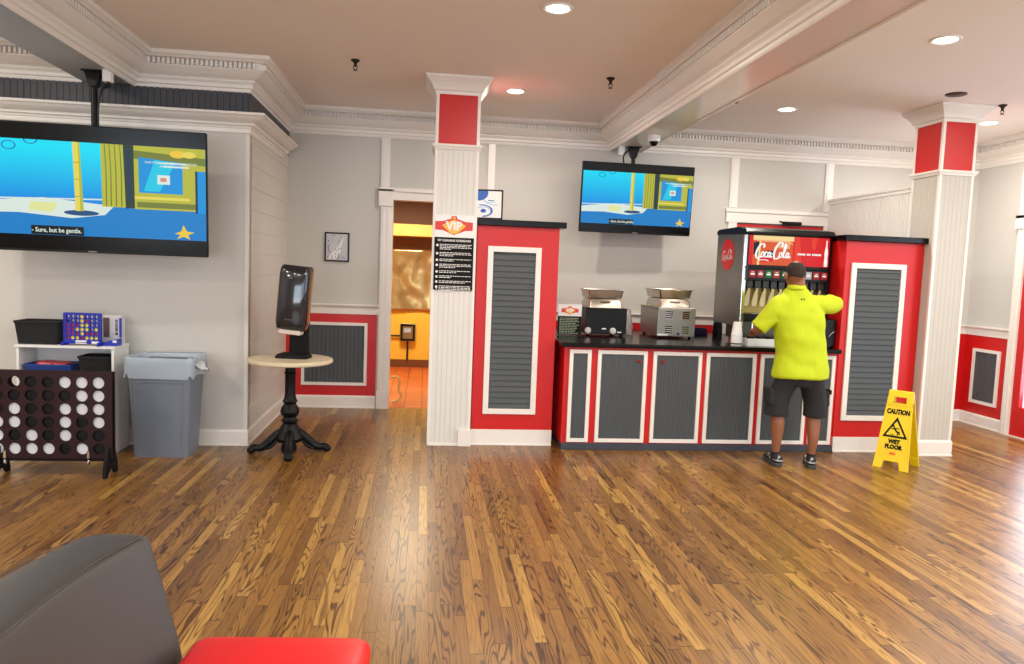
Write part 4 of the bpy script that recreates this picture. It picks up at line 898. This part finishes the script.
b = MB(); holed(b, -.128, .045, gw, gh, 7, 6, .0145, -.014, -.010, pad=(.012, .012, .03, .012)); holed(b, -.128, .045, gw, gh, 7, 6, .0145, .010, .014, pad=(.012, .012, .03, .012))
b.build('board', BLUE, t)
for x in (-.14, .1395): MB().box(x - .008, x + .008, -.05, .05, 0, .03).box(x - .006, x + .006, -.014, .014, .0, .26).build('leg', BLUE, t, bevel=.003)
b = MB().box(-.05, .035, -.0155, -.014, .016, .042, 0).box(.075, .13, -.0155, -.014, .018, .036, 0).box(-.12, .06, -.016, -.0145, .024, .03, 1); b.build('print', [WHITEI, BLUE], t)
gp = ["   Y   ", "   YR  ", "RRRYY  ", "RRYYY Y", "RRRYRRR", "RYYRYYY"]
ordn = ['top', 'second', 'third', 'fourth', 'fifth', 'bottom']
colw = ['leftmost', 'second', 'third', 'middle', 'fifth', 'sixth', 'rightmost']
for j, row in enumerate(gp):
    for i, ch_ in enumerate(row):
        if ch_ == ' ': continue
        lx, lz = -.128 + gw * (i + .5), .045 + gh * (5.5 - j)
        q = MB().prism([(.0162 * math.cos(a * PI / 9), .0162 * math.sin(a * PI / 9)) for a in range(18)], 'y', -.006, .006).build('game_piece', DY if ch_ == 'Y' else DR, None)
        q.rotation_euler = (0, 0, math.radians(-4))
        p = t.location + Matrix.Rotation(math.radians(-4), 3, 'Z') @ Vector((lx, 0, lz))
        solo(q, p, 'tiny %s disc in the %s row, %s column of the blue tabletop game' % ('yellow' if ch_ == 'Y' else 'dark red', ordn[j], colw[i]), 'game disc', 'small discs in the blue tabletop game')
o = (-2.47, 6.4, .872); t = thing('game_carton', 'white printed game carton behind the blue game on the white shelf', 'box', o)
MB(o).box(-2.60, -2.455, 6.37, 6.44, .872, 1.11).build('carton', mat('printed carton', (206, 204, 206), .45, var=.1), t, bevel=.003)
b = MB(o); rr = random.Random(2)
b.box(-2.598, -2.55, 6.368, 6.37, .93, 1.09, 0).box(-2.475, -2.455, 6.368, 6.37, .93, 1.09, 2)
for q in range(16): z = .95 + .008 * q; b.box(-2.505, -2.485, 6.367, 6.37, z, z + rr.uniform(.002, .006), 1)
b.build('print', [mat('brown print', (96, 78, 74), .5), BLACKM, BLUE], t)
q = MB((-2.47, 6.28, .872)).prism([(-2.55, .872), (-2.44, .872), (-2.44, .93), (-2.5, .915), (-2.55, .895)], 'y', 6.24, 6.33, 0).box(-2.475, -2.445, 6.238, 6.24, .9, .918, 1).build('toy_case', [BLUE, WHITEI], None, bevel=.004)
solo(q, (-2.47, 6.28, .872), 'low blue plastic case with white print on the right end of the shelf top', 'case')

# ================================================================== GIANT FOUR-IN-A-ROW
GY = 5.6; gx0, gz0 = -3.048, .15; cw, ch = .1135, .0965
WENGE = mat('dark brown game board', (42, 19, 22), .5, spec=.25, var=.12)
t = thing('giant_game', 'giant dark wooden four-in-a-row board standing on the floor before the white shelf', 'board game', (-2.66, GY, 0)); o = t.location
for ya, yb in ((GY - .03, GY - .018), (GY + .018, GY + .03)):
    holed(MB(o), gx0, gz0, cw, ch, 7, 6, .041, ya, yb, n_=28, pad=(.04, .035, .022, .03)).build('board_panel', WENGE, t)
for k_ in range(8): MB(o).box(gx0 + cw * k_ - .003, gx0 + cw * k_ + .003, GY - .018, GY + .018, gz0 - .03, gz0 + ch * 6).build('divider', WENGE, t)
for x in (-2.99, -2.243):
    b = MB(o)
    prof = [(-.115, 0), (-.065, 0), (-.045, .03), (0, .05), (.045, .03), (.065, 0), (.115, 0), (.105, .08), (.075, .17), (.045, .215), (-.045, .215), (-.075, .17), (-.105, .08)]
    b.prism([(GY + u, z) for u, z in prof], 'x', x - .011, x + .011).build('leg', BLACKM, t, bevel=.005)
MB(o).box(-3.088, -2.22, GY - .017, GY + .017, .105, .128).build('slide_bar', BLACKM, t)
for x in (-2.94, -2.378):
    MB(o).box(x - .008, x + .008, GY - .042, GY - .03, .13, .185).tube([(x, GY - .038, .12), (x, GY - .038, .1), (x + .004, GY - .038, .085)], [.007, .012, .004], 10).build('latch', CHROME, t, smooth=True)
WD = mat('white game disc', (226, 228, 236), .35, var=.02); BD = mat('black game disc', (10, 11, 15), .45, spec=.25, var=.1)
gg = ["B BBWWW", "BBBBBWW", "BWBBWWW", "WWBBWBW", "WBWBWBB", "WWWWBWB"]
for j, row in enumerate(gg):
    for i, c_ in enumerate(row):
        if c_ == ' ': continue
        cx, cz = gx0 + cw * (i + .5), gz0 + ch * (5.5 - j)
        R = []
        for r, y_ in ((.001, -.013), (.03, -.013), (.0305, -.0105), (.034, -.0105), (.035, -.014), (.044, -.014), (.0455, -.011), (.0455, .011), (.044, .014), (.001, .014)):
            R.append([(cx + r * math.cos(2 * PI * k_ / 26), GY + y_, cz + r * math.sin(2 * PI * k_ / 26)) for k_ in range(26)])
        q = MB((cx, GY, cz)).loft(R).build('game_disc', WD if c_ == 'W' else BD, None, smooth=True)
        solo(q, (cx, GY, cz), '%s disc in the %s row, %s column of the giant dark game board' % ('white' if c_ == 'W' else 'black', ordn[j], colw[i]), 'game disc', 'large discs in the giant game')

# ================================================================== BIN
t = thing('waste_bin', 'tall slim grey plastic waste bin standing between the game shelf and the wall corner', 'bin', (-2.06, 6.24, 0)); 
GB = mat('blue grey bin plastic', (110, 119, 132), .42, var=.04)
t.rotation_euler = (0, 0, math.radians(-3))
b = MB(); b.loft([rr4(.42, .26, 0, .025), rr4(.425, .265, .02, .03), rr4(.5, .34, .74, .04), rr4(.52, .36, .742, .045), rr4(.525, .365, .775, .045), rr4(.5, .34, .776, .04), rr4(.485, .325, .74, .035), rr4(.41, .25, .02, .02)])
b.build('bin_body', GB, t, smooth=True)
b = MB()
def face(u, z):  # point on the sloping front
    k_ = z / .74; return (u * (.42 + .08 * k_) / 2, -(.13 + .04 * k_) - .004, z)
for (u0, u1, z0, z1) in ((-.82, -.78, .05, .6), (.78, .82, .05, .6), (-.82, .82, .6, .62)):
    p = [face(u0, z0), face(u1, z0), face(u1, z1), face(u0, z1)]; b.add(p + [(x, y + .012, z) for x, y, z in p], [(0, 1, 2, 3), (7, 6, 5, 4), (0, 4, 5, 1), (1, 5, 6, 2), (2, 6, 7, 3), (3, 7, 4, 0)])
b.build('panel_rib', GB, t, bevel=.003)
rr = random.Random(5); R = []
for k_, (f, z) in enumerate(((.86, .60), (1.055, .655), (1.06, .70), (1.05, .75), (1.045, .80), (1.02, .812), (.97, .80), (.93, .72), (.9, .6))):
    ring = rr4(.515 * f, .355 * f, z, .05, n_=9)
    R.append([(x * (1 + .012 * math.sin(9 * i + k_)), y * (1 + .02 * math.sin(5 * i + 2 * k_)), zz + (.02 * math.sin(i * 1.1) + rr.uniform(-.008, .008)) * (1 if k_ < 2 else .3)) for i, (x, y, zz) in enumerate(ring)])
FILM = mat('translucent liner film', (190, 206, 222), .18, var=.05, alpha=.62)
q = MB().loft(R[1:], caps=False).build('liner_bag', FILM, t, smooth=True, ang=0)
b = MB().loft([[(.25 + .05 * math.cos(a) * s_ + .02 * k_, -.1 + .03 * math.sin(a) * s_, .765 + .035 * math.sin(a * 2) * s_ - .01 * k_) for a in [2 * PI * i / 12 for i in range(12)]] for k_, s_ in enumerate((.5, 1, .9, .6, .25, .4))])
b.build('liner_knot', mat('bunched film', (210, 216, 220), .25, var=.1, trans=.3), t, smooth=True, ang=0)

# ================================================================== WET FLOOR SIGN
YP = mat('yellow sign plastic', (232, 200, 10), .38, var=.02)
t = thing('wet_floor_sign', 'yellow folding caution wet floor sign standing in front of the right column', 'floor sign', (4.185, 5.99, 0), rot=(0, 0, math.radians(-50)))
lean = math.radians(13.8)
def panel(front):
    b = MB(); T = .009
    hw = lambda h: .148 - .048 * h / .66
    def quad(p, y0=-T, y1=T, mi=0): b.prism(p, 'y', y0, y1, mi)
    quad([(-hw(0), 0), (-.075, 0), (-.062, .065), (.062, .065), (.075, 0), (hw(0), 0), (hw(.075), .075), (-hw(.075), .075)])
    quad([(-hw(.075), .075), (hw(.075), .075), (hw(.545), .545), (-hw(.545), .545)], -T * .5, T * .5)
    for s in (-1, 1):
        quad([(s * hw(.075), .075), (s * hw(.545), .545), (s * (hw(.545) - .014), .545), (s * (hw(.075) - .014), .075)])
        quad([(s * hw(.545), .545), (s * hw(.6), .6), (s * .05, .6), (s * .055, .545)])
    quad([(-hw(.6), .6), (hw(.6), .6), (hw(.65), .65), (-hw(.65), .65)]); quad([(-hw(.53), .53), (hw(.53), .53), (hw(.545), .545), (-hw(.545), .545)])
    Mx = Matrix.Translation((0, -.168, 0)) @ Matrix.Rotation(-lean, 4, 'X') @ Matrix.Diagonal((.97, 1, 1.06, 1))
    if not front: Mx = Matrix.Rotation(PI, 4, 'Z') @ Mx
    return b, Mx
b, Mx = panel(True); pf = b.xf(Mx).build('front_panel', YP, t, bevel=.002)
b2, Mb = panel(False); b2.xf(Mb).build('rear_panel', YP, t, bevel=.002)
b = MB(); y_ = -.0056
b.text('CAUTION', .054, 0, y_, .475, sx=.78, bold=.0036)
b.text('WET', .046, 0, y_, .228, sx=.95, bold=.0036); b.text('FLOOR', .046, 0, y_, .184, sx=.95, bold=.0036)
tri = [(0, .435), (-.105, .262), (.105, .262)]; tri2 = [(0, .402), (-.077, .279), (.077, .279)]
b.add([(x, y_ - .0005, z) for x, z in tri] + [(x, y_ - .0005, z) for x, z in tri2], [(0, 1, 4, 3), (1, 2, 5, 4), (2, 0, 3, 5)])
def st(p, w_):
    for (xa, za), (xb, zb) in zip(p[:-1], p[1:]):
        d = Vector((xb - xa, zb - za)).normalized() * w_ * .35; n_ = Vector((-d.y, d.x)).normalized() * w_
        b.add([(xa - d.x + n_.x, y_ - .0007, za - d.y + n_.y), (xb + d.x + n_.x, y_ - .0007, zb + d.y + n_.y), (xb + d.x - n_.x, y_ - .0007, zb + d.y - n_.y), (xa - d.x - n_.x, y_ - .0007, za - d.y - n_.y)], [(0, 1, 2, 3)])
b.prism([(-.022 + .009 * math.cos(a * PI / 6), .356 + .009 * math.sin(a * PI / 6)) for a in range(12)], 'y', y_ - .001, y_)
st([(-.016, .345), (.0, .325), (.012, .312)], .007); st([(-.012, .34), (-.03, .33), (-.034, .338)], .0035); st([(-.008, .336), (.016, .344), (.024, .334)], .0035)
st([(.012, .312), (.03, .312), (.034, .292)], .005); st([(.01, .312), (.022, .3), (.018, .286)], .005); st([(-.04, .287), (-.01, .287)], .003)
b.xf(Mx).build('lettering', BLACKM, pf)
b = MB().prism([(.03 * math.cos(a * PI / 10), .13 + .012 * math.sin(a * PI / 10)) for a in range(20)], 'y', -.0055, -.0045); b.xf(Mx).build('emblem', SORG, pf)
MB().tube([(-.1, 0, .664), (.1, 0, .664)], .012, 12).build('hinge', YP, t)

# ================================================================== LOUNGE CHAIR
VINYL = mat('grey vinyl', (68, 65, 64), .36, var=.03, bump=.12, bscale=420); REDV = mat('red vinyl', (214, 18, 24), .38, var=.02, bump=.08, bscale=420)
t = thing('lounge_chair', 'grey vinyl backed chair with red seat in the bottom left foreground', 'chair', (-.60, 1.998, 0), rot=(0, 0, math.radians(-3.5)))
b = MB(); secs = []; NB = 17; YA, YB_ = .215, -.66; ym, yh = (YA + YB_) / 2, (YA - YB_) / 2
def bow(v): return -.06 * (1 - abs(v) ** 2)
for i in range(NB):      # cross-sections along the width; gently concave back
    v = [-1, -.985, -.95, -.9, -.8, -.66, -.5, -.33, 0, .33, .5, .66, .8, .9, .95, .985, 1][i]; y = ym + yh * v; e = {0: .93, 16: .93, 1: .985, 15: .985}.get(i, 1); top = .79
    xs_ = [(-.09, .40), (-.105, .47), (-.168, .70), (-.187, top - .03), (-.196, top - .008), (-.212, top), (-.30, top + .002), (-.38, top - .004), (-.402, top - .03), (-.385, .65), (-.335, .45), (-.30, .36), (-.18, .34), (-.1, .36)]
    cx, cz = -.25, .58
    secs.append([(cx + (x - cx) * e + bow(v), y, cz + (z - cz) * (e * .5 + .5)) for x, z in xs_])
b.loft(secs); bk = b.build('backrest', VINYL, t, smooth=True, ang=0, bevel=0)
ss = bk.modifiers.new('sub', 'SUBSURF'); ss.levels = 2; ss.render_levels = 2
for sx, dz in ((-.1935, -.006), (-.1995, -.0015), (-.393, -.012)):
    pts = [(sx + bow(v), ym + yh * v, .79 + dz) for v in [-.95 + 1.9 * q / 30 for q in range(31)]]
    MB().tube(pts, .0018, 6).build('piping', VINYL, bk, smooth=True)
b = MB(); b.loft([rr4(.50, .83, .36, .05, .195, -.19), rr4(.52, .86, .38, .06, .195, -.19), rr4(.535, .88, .42, .06, .195, -.19), rr4(.53, .87, .457, .055, .195, -.19), rr4(.50, .84, .476, .05, .195, -.19), rr4(.3, .5, .482, .05, .195, -.19)])
s_ = b.build('seat', REDV, t, smooth=True, ang=0); mm = s_.modifiers.new('sub', 'SUBSURF'); mm.levels = 2; mm.render_levels = 2
MB().box(-.27, .42, -.58, .2, .325, .365).build('seat_frame', BLACKM, t, bevel=.01)
for sx in (-.25, .4):
    for sy in (-.55, .19): MB().tube([(sx, sy, .34), (sx + (.02 if sx > 0 else -.04), sy * 1.03, 0)], [.02, .014], 14).build('leg', BLACKM, t, smooth=True)

# ================================================================== THE MAN AT THE MACHINE
SKIN = mat('brown skin', (140, 88, 58), .5, var=.08, vscale=12); SHIRT = mat('neon yellow shirt', (186, 202, 12), .75, var=.03, bump=.15, bscale=260)
SHORT = mat('charcoal shorts', (32, 32, 36), .85, var=.12, bump=.3, bscale=200); HAIR = mat('dark cropped hair', (46, 30, 24), .8, var=.4, vscale=60, bump=.6, bscale=220)
SHOE = mat('black shoe mesh', (22, 23, 26), .6, var=.2, bump=.3, bscale=200); SILV = mat('silver shoe trim', (170, 178, 178), .35); SOLE = mat('dark sole', (58, 62, 64), .5)
o = Vector((3.27, 6.05, 0))
man = thing('person', 'person in neon yellow polo shirt and dark cargo shorts, back turned, at the drinks machine', 'person', tuple(o + Vector((-.05, -.075, 0))))
man.scale = (.95, 1, 1)
def ring(c, rx, ry, n_=24, rot=0, p=2.0):
    out = []
    for i in range(n_):
        a = 2 * PI * i / n_; ca, sa = math.cos(a), math.sin(a)
        u = rx * math.copysign(abs(ca) ** (2 / p), ca); v = ry * math.copysign(abs(sa) ** (2 / p), sa)
        out.append((c[0] + u * math.cos(rot) - v * math.sin(rot), c[1] + u * math.sin(rot) + v * math.cos(rot), c[2]))
    return out
def limb(b, pts, n_=18):
    """tapered round limb with domed ends; pts = [(x,y,z,r),...]"""
    P = catmull([p[:3] for p in pts], 5); k = len(P); rs = []
    for i in range(k):
        f = i / (k - 1) * (len(pts) - 1); j = min(int(f), len(pts) - 2); u = f - j; rs.append(pts[j][3] * (1 - u) + pts[j + 1][3] * u)
    b.tube(P, rs, n_)
    b.ell(P[0], (rs[0],) * 3, 12); b.ell(P[-1], (rs[-1],) * 3, 12); return b
def remesh(ob, vox, sm=4, fac=.6):
    r = ob.modifiers.new('remesh', 'REMESH'); r.mode = 'VOXEL'; r.voxel_size = vox; r.use_smooth_shade = True
    s = ob.modifiers.new('smooth', 'SMOOTH'); s.iterations = sm; s.factor = fac
    return ob
# --- skeleton points
LA, RA = (3.115, 6.10, .075), (3.42, 6.03, .075)            # ankles
LK, RK = (3.115, 6.12, .49), (3.43, 6.07, .49)
LH, RH = (3.19, 6.09, .90), (3.38, 6.07, .90)
LS, RS = (3.02, 6.07, 1.40), (3.40, 6.06, 1.41)
LE, RE = (2.885, 6.13, 1.185), (3.63, 6.13, 1.40)
LWr, RWr = (2.99, 6.37, 1.15), (3.655, 6.40, 1.395)
b = MB(o)
for A, K, Hp, s in ((LA, LK, LH, -1), (RA, RK, RH, 1)):
    limb(b, [(Hp[0], Hp[1], Hp[2], .088), (K[0] * .5 + Hp[0] * .5, K[1] * .5 + Hp[1] * .5, .70, .078), (K[0], K[1], K[2] + .06, .058), (K[0], K[1], K[2] - .02, .053), (K[0] + .002 * s, K[1] - .022, K[2] - .12, .062), (A[0] + (K[0] - A[0]) * .5, A[1] - .005, .25, .048), (A[0], A[1], .13, .034), (A[0], A[1], .07, .035)])
    limb(b, [(A[0], A[1] - .01, .05, .035), (A[0] + .012, A[1] + .04, .045, .03), (A[0] + .02, A[1] + .09, .04, .024)])
b.loft([ring((3.285 - .075 * max(0, min(1, (z - 1.0) / .45)), 6.08, z), rx, ry) for z, rx, ry in ((.82, .1, .08), (.86, .165, .105), (.95, .175, .118), (1.05, .168, .12), (1.18, .175, .122), (1.3, .185, .115), (1.40, .175, .095), (1.45, .12, .075), (1.5, .07, .062))])
limb(b, [(3.225, 6.07, 1.44, .075), (3.2, 6.06, 1.52, .066), (3.185, 6.06, 1.61, .066)])
for S_, E_, W2 in ((LS, LE, LWr), (RS, RE, RWr)):
    limb(b, [(*S_, .062), ((S_[0] + E_[0]) / 2, (S_[1] + E_[1]) / 2, (S_[2] + E_[2]) / 2, .052), (*E_, .043), ((E_[0] + W2[0]) / 2, (E_[1] + W2[1]) / 2, (E_[2] + W2[2]) / 2 - .005, .041), (*W2, .027)])
limb(b, [(3.22, 6.07, 1.38, .07), (3.12, 6.07, 1.40, .058), (3.03, 6.07, 1.40, .055)]); limb(b, [(3.2, 6.07, 1.38, .07), (3.32, 6.065, 1.41, .058), (3.40, 6.06, 1.41, .055)])
# head
hc = Vector((3.17, 6.075, 1.655))
b.ell(hc + Vector((0, -.01, .015)), (.078, .097, .10), 20).ell(hc + Vector((0, .02, -.045)), (.06, .075, .07), 16).ell(hc + Vector((0, .06, -.085)), (.035, .035, .03), 12)
b.ell(hc + Vector((0, .095, -.02)), (.014, .02, .028), 10)
for s in (-1, 1):
    b.ell(hc + Vector((s * .088, -.004, -.018)), (.014, .021, .034), 12); b.ell(hc + Vector((s * .03, .08, .012)), (.018, .01, .008), 10)
b.ell(hc + Vector((0, .083, -.058)), (.026, .012, .008), 10)
# hands: palm, five fingers with knuckle bends
def hand(b, Wp, fwd, side, up, s, curl):
    fwd, side, up = Vector(fwd).normalized(), Vector(side).normalized(), Vector(up).normalized(); Wp = Vector(Wp)
    for k_ in range(4):
        u = (k_ - 1.5) * .02; base = Wp + fwd * .025 + side * u * .8; kn = Wp + fwd * (.092 - abs(k_ - 1.4) * .004) + side * u * 1.08 + up * .004
        limb(b, [(*base, .017), (*((base + kn) / 2), .0155), (*kn, .0115)], 12)
        L_ = (.036, .041, .038, .03)[k_]; p = kn; a = .25 + curl * .3; pts = [(*p, .0098)]
        for q in range(3):
            d = fwd * math.cos(a) - up * math.sin(a); p = p + d * L_ * (1, .72, .55)[q]; pts.append((*p, .0092 - .0008 * q)); a += curl
        limb(b, pts, 10)
    p0 = Wp + fwd * .03 - side * s * .026; p1 = p0 + fwd * .03 - side * s * .028 - up * .008; p2 = p1 + fwd * .032 - side * s * .008 - up * .008; p3 = p2 + fwd * .024 + side * s * .004 - up * .004
    limb(b, [(*p0, .015), (*p1, .0125), (*p2, .0108), (*p3, .0085)], 10)
hand(b, LWr, (.25, 1, -.15), (1, -.25, 0), (0, .15, 1), -1, .35)
hand(b, RWr, (.0, 1, .12), (1, 0, 0), (0, -.1, 1), 1, .45)
body = remesh(b.build('body', SKIN, man, smooth=True, ang=0), .0065, 3, .5)
for s in (-1, 1):
    MB(o).ell(hc + Vector((s * .03, .088, .004)), (.011, .006, .008), 10).build('eye', WHITEI, body, smooth=True)
    MB(o).ell(hc + Vector((s * .03, .0935, .004)), (.005, .003, .005), 8).build('iris', BLACKM, body, smooth=True)
# hair: close-cropped shell over the back and top of the head
b = MB(o); R = []
for k_ in range(13):
    th = PI * .17 + (PI * .45) * k_ / 12; row = []
    for i in range(28):
        a = 2 * PI * i / 28; fr = max(0, math.sin(a)); lim = PI * (.60 - .22 * fr ** .7 + .03 * math.cos(4 * a)); tt = min(th, lim)
        rr_ = 1.0; row.append(tuple(hc + Vector((.0815 * math.sin(tt) * math.cos(a), -.011 + .1005 * math.sin(tt) * math.sin(a), .014 + .1045 * math.cos(tt)))))
    R.append(row)
b.loft(R).build('hair', HAIR, man, smooth=True, ang=0)
# --- shirt
b = MB(o)
b.loft([ring((x, 6.075, z), rx, ry, 28, 0, 2.25) for x, z, rx, ry in ((3.295, .775, .252, .165), (3.29, .80, .248, .165), (3.285, .9, .238, .158), (3.275, 1.0, .226, .15), (3.265, 1.1, .222, .146), (3.25, 1.2, .228, .146), (3.235, 1.3, .232, .142), (3.225, 1.38, .215, .13), (3.215, 1.445, .165, .108), (3.205, 1.50, .12, .088), (3.195, 1.535, .078, .075))])
limb(b, [(3.13, 6.07, 1.415, .08), (3.04, 6.07, 1.39, .083), (2.97, 6.09, 1.31, .077), (2.915, 6.115, 1.245, .074)], 20)
limb(b, [(3.3, 6.07, 1.415, .08), (3.41, 6.065, 1.405, .084), (3.51, 6.09, 1.405, .078), (3.58, 6.115, 1.40, .074)], 20)
b.tube([(3.0, 6.07, 1.3), (2.93, 6.105, 1.25), (2.895, 6.118, 1.205), (2.882, 6.125, 1.185)], [.06, .074, .077, .076], 20)
b.tube([(3.5, 6.085, 1.42), (3.6, 6.12, 1.408), (3.625, 6.128, 1.405)], [.074, .076, .076], 20)
sh = b.build('polo_shirt', SHIRT, man, smooth=True, ang=0); remesh(sh, .010, 4, .5)
tx = bpy.data.textures.new('folds', 'CLOUDS'); tx.noise_scale = .19; tx.noise_depth = 1
dm = sh.modifiers.new('folds', 'DISPLACE'); dm.texture = tx; dm.strength = .04; dm.mid_level = .5; dm.texture_coords = 'LOCAL'
# collar
b = MB(o); P_ = (3.192, 6.068)
b.loft([ring((P_[0], P_[1], z), rx, ry, 28) for z, rx, ry in ((1.528, .088, .086), (1.545, .082, .08), (1.566, .075, .073), (1.57, .07, .068), (1.555, .068, .066), (1.53, .072, .07))]).build('collar', SHIRT, sh, smooth=True, ang=0)
b = MB(o)
for dx in (-.012, .012):
    b.ell((3.20 + dx, 5.963, 1.452), (.006, .004, .008), 8)
b.build('neck_emblem', mat('olive emblem', (70, 74, 20), .5), sh)
# --- shorts
b = MB(o)
b.loft([ring((3.29, 6.075, z), rx, ry, 26, 0, 2.2) for z, rx, ry in ((.70, .16, .11), (.76, .205, .135), (.84, .212, .145), (.95, .2, .14), (1.0, .19, .13))])
for Hp, K, s in ((LH, LK, -1), (RH, RK, 1)):
    kx, ky = K[0] + .012 * s, K[1] - .01
    b.loft([ring((x, y, z), rx, ry, 22) for x, y, z, rx, ry in ((kx + .008 * s, ky, .435, .106, .105), (kx + .006 * s, ky, .44, .108, .107), (kx, ky, .55, .104, .108), (Hp[0] * .45 + kx * .55, ky, .66, .106, .115), (Hp[0] + .0 * s, Hp[1] - .01, .78, .108, .125), (Hp[0], Hp[1], .9, .1, .12))])
    b.box(kx + s * .092 - .016, kx + s * .092 + .016, ky - .07, ky + .06, .54, .67)
so = b.build('cargo_shorts', SHORT, man, smooth=True, ang=0); remesh(so, .0085, 2, .5)
d2_ = so.modifiers.new('folds', 'DISPLACE'); d2_.texture = tx; d2_.strength = .02; d2_.texture_coords = 'LOCAL'
for K, s in ((LK, -1), (RK, 1)):
    kx, ky = K[0] + .012 * s, K[1] - .01
    MB(o).box(kx + s * .106 - .005, kx + s * .106 + .005, ky - .072, ky + .062, .64, .68).build('pocket_flap', SHORT, so, bevel=.005)
# --- shoes
for A, s, rz in ((LA, -1, math.radians(-6)), (RA, 1, math.radians(-24))):
    Mz = Matrix.Translation((A[0], A[1], 0)) @ Matrix.Rotation(rz, 4, 'Z')
    def sec(y, w_, h, zb=.03, n_=16):
        return [(w_ * math.cos(2 * PI * i / n_), y, zb + (h - zb) * (.5 + .5 * math.sin(2 * PI * i / n_))) for i in range(n_)]
    b = MB(o).loft([sec(-.088, .022, .08), sec(-.08, .038, .105), (sec(-.05, .044, .112)), sec(0, .045, .105), sec(.05, .046, .092), sec(.1, .05, .075), sec(.15, .05, .064), sec(.19, .038, .054), sec(.205, .018, .045)])
    b.xf(Mz); sho = b.build('shoe', SHOE, man, smooth=True, ang=0)
    out = [(.024, -.096), (.042, -.075), (.046, -.02), (.044, .05), (.053, .11), (.05, .165), (.032, .205), (0, .216), (-.032, .205), (-.05, .165), (-.053, .11), (-.044, .05), (-.046, -.02), (-.042, -.075), (-.024, -.096)]
    MB(o).prism(out, 'z', .001, .034).xf(Mz).build('sole', SOLE, sho, bevel=.006)
    b = MB(o)
    b.tube([Mz @ Vector(p) for p in ((-.041, -.06, .06), (-.02, -.094, .055), (.02, -.094, .055), (.041, -.06, .06))], .006, 8)
    b.tube([Mz @ Vector(p) for p in ((-.012, -.092, .06), (-.006, -.09, .1))], .004, 6).tube([Mz @ Vector(p) for p in ((-.045, .0, .05), (-.04, .05, .085), (-.046, .09, .05))], .004, 6).tube([Mz @ Vector(p) for p in ((.045, .0, .05), (.04, .05, .085), (.046, .09, .05))], .004, 6)
    b.ell(Mz @ Vector((0, -.09, .088)), (.012, .006, .012), 10)
    b.build('shoe_trim', SILV, sho, smooth=True)
    MB(o).lathe([(.037, .09), (.038, .115), (.034, .118), (.033, .09)], A[0], A[1], 18).build('sock', SHORT, sho, smooth=True)
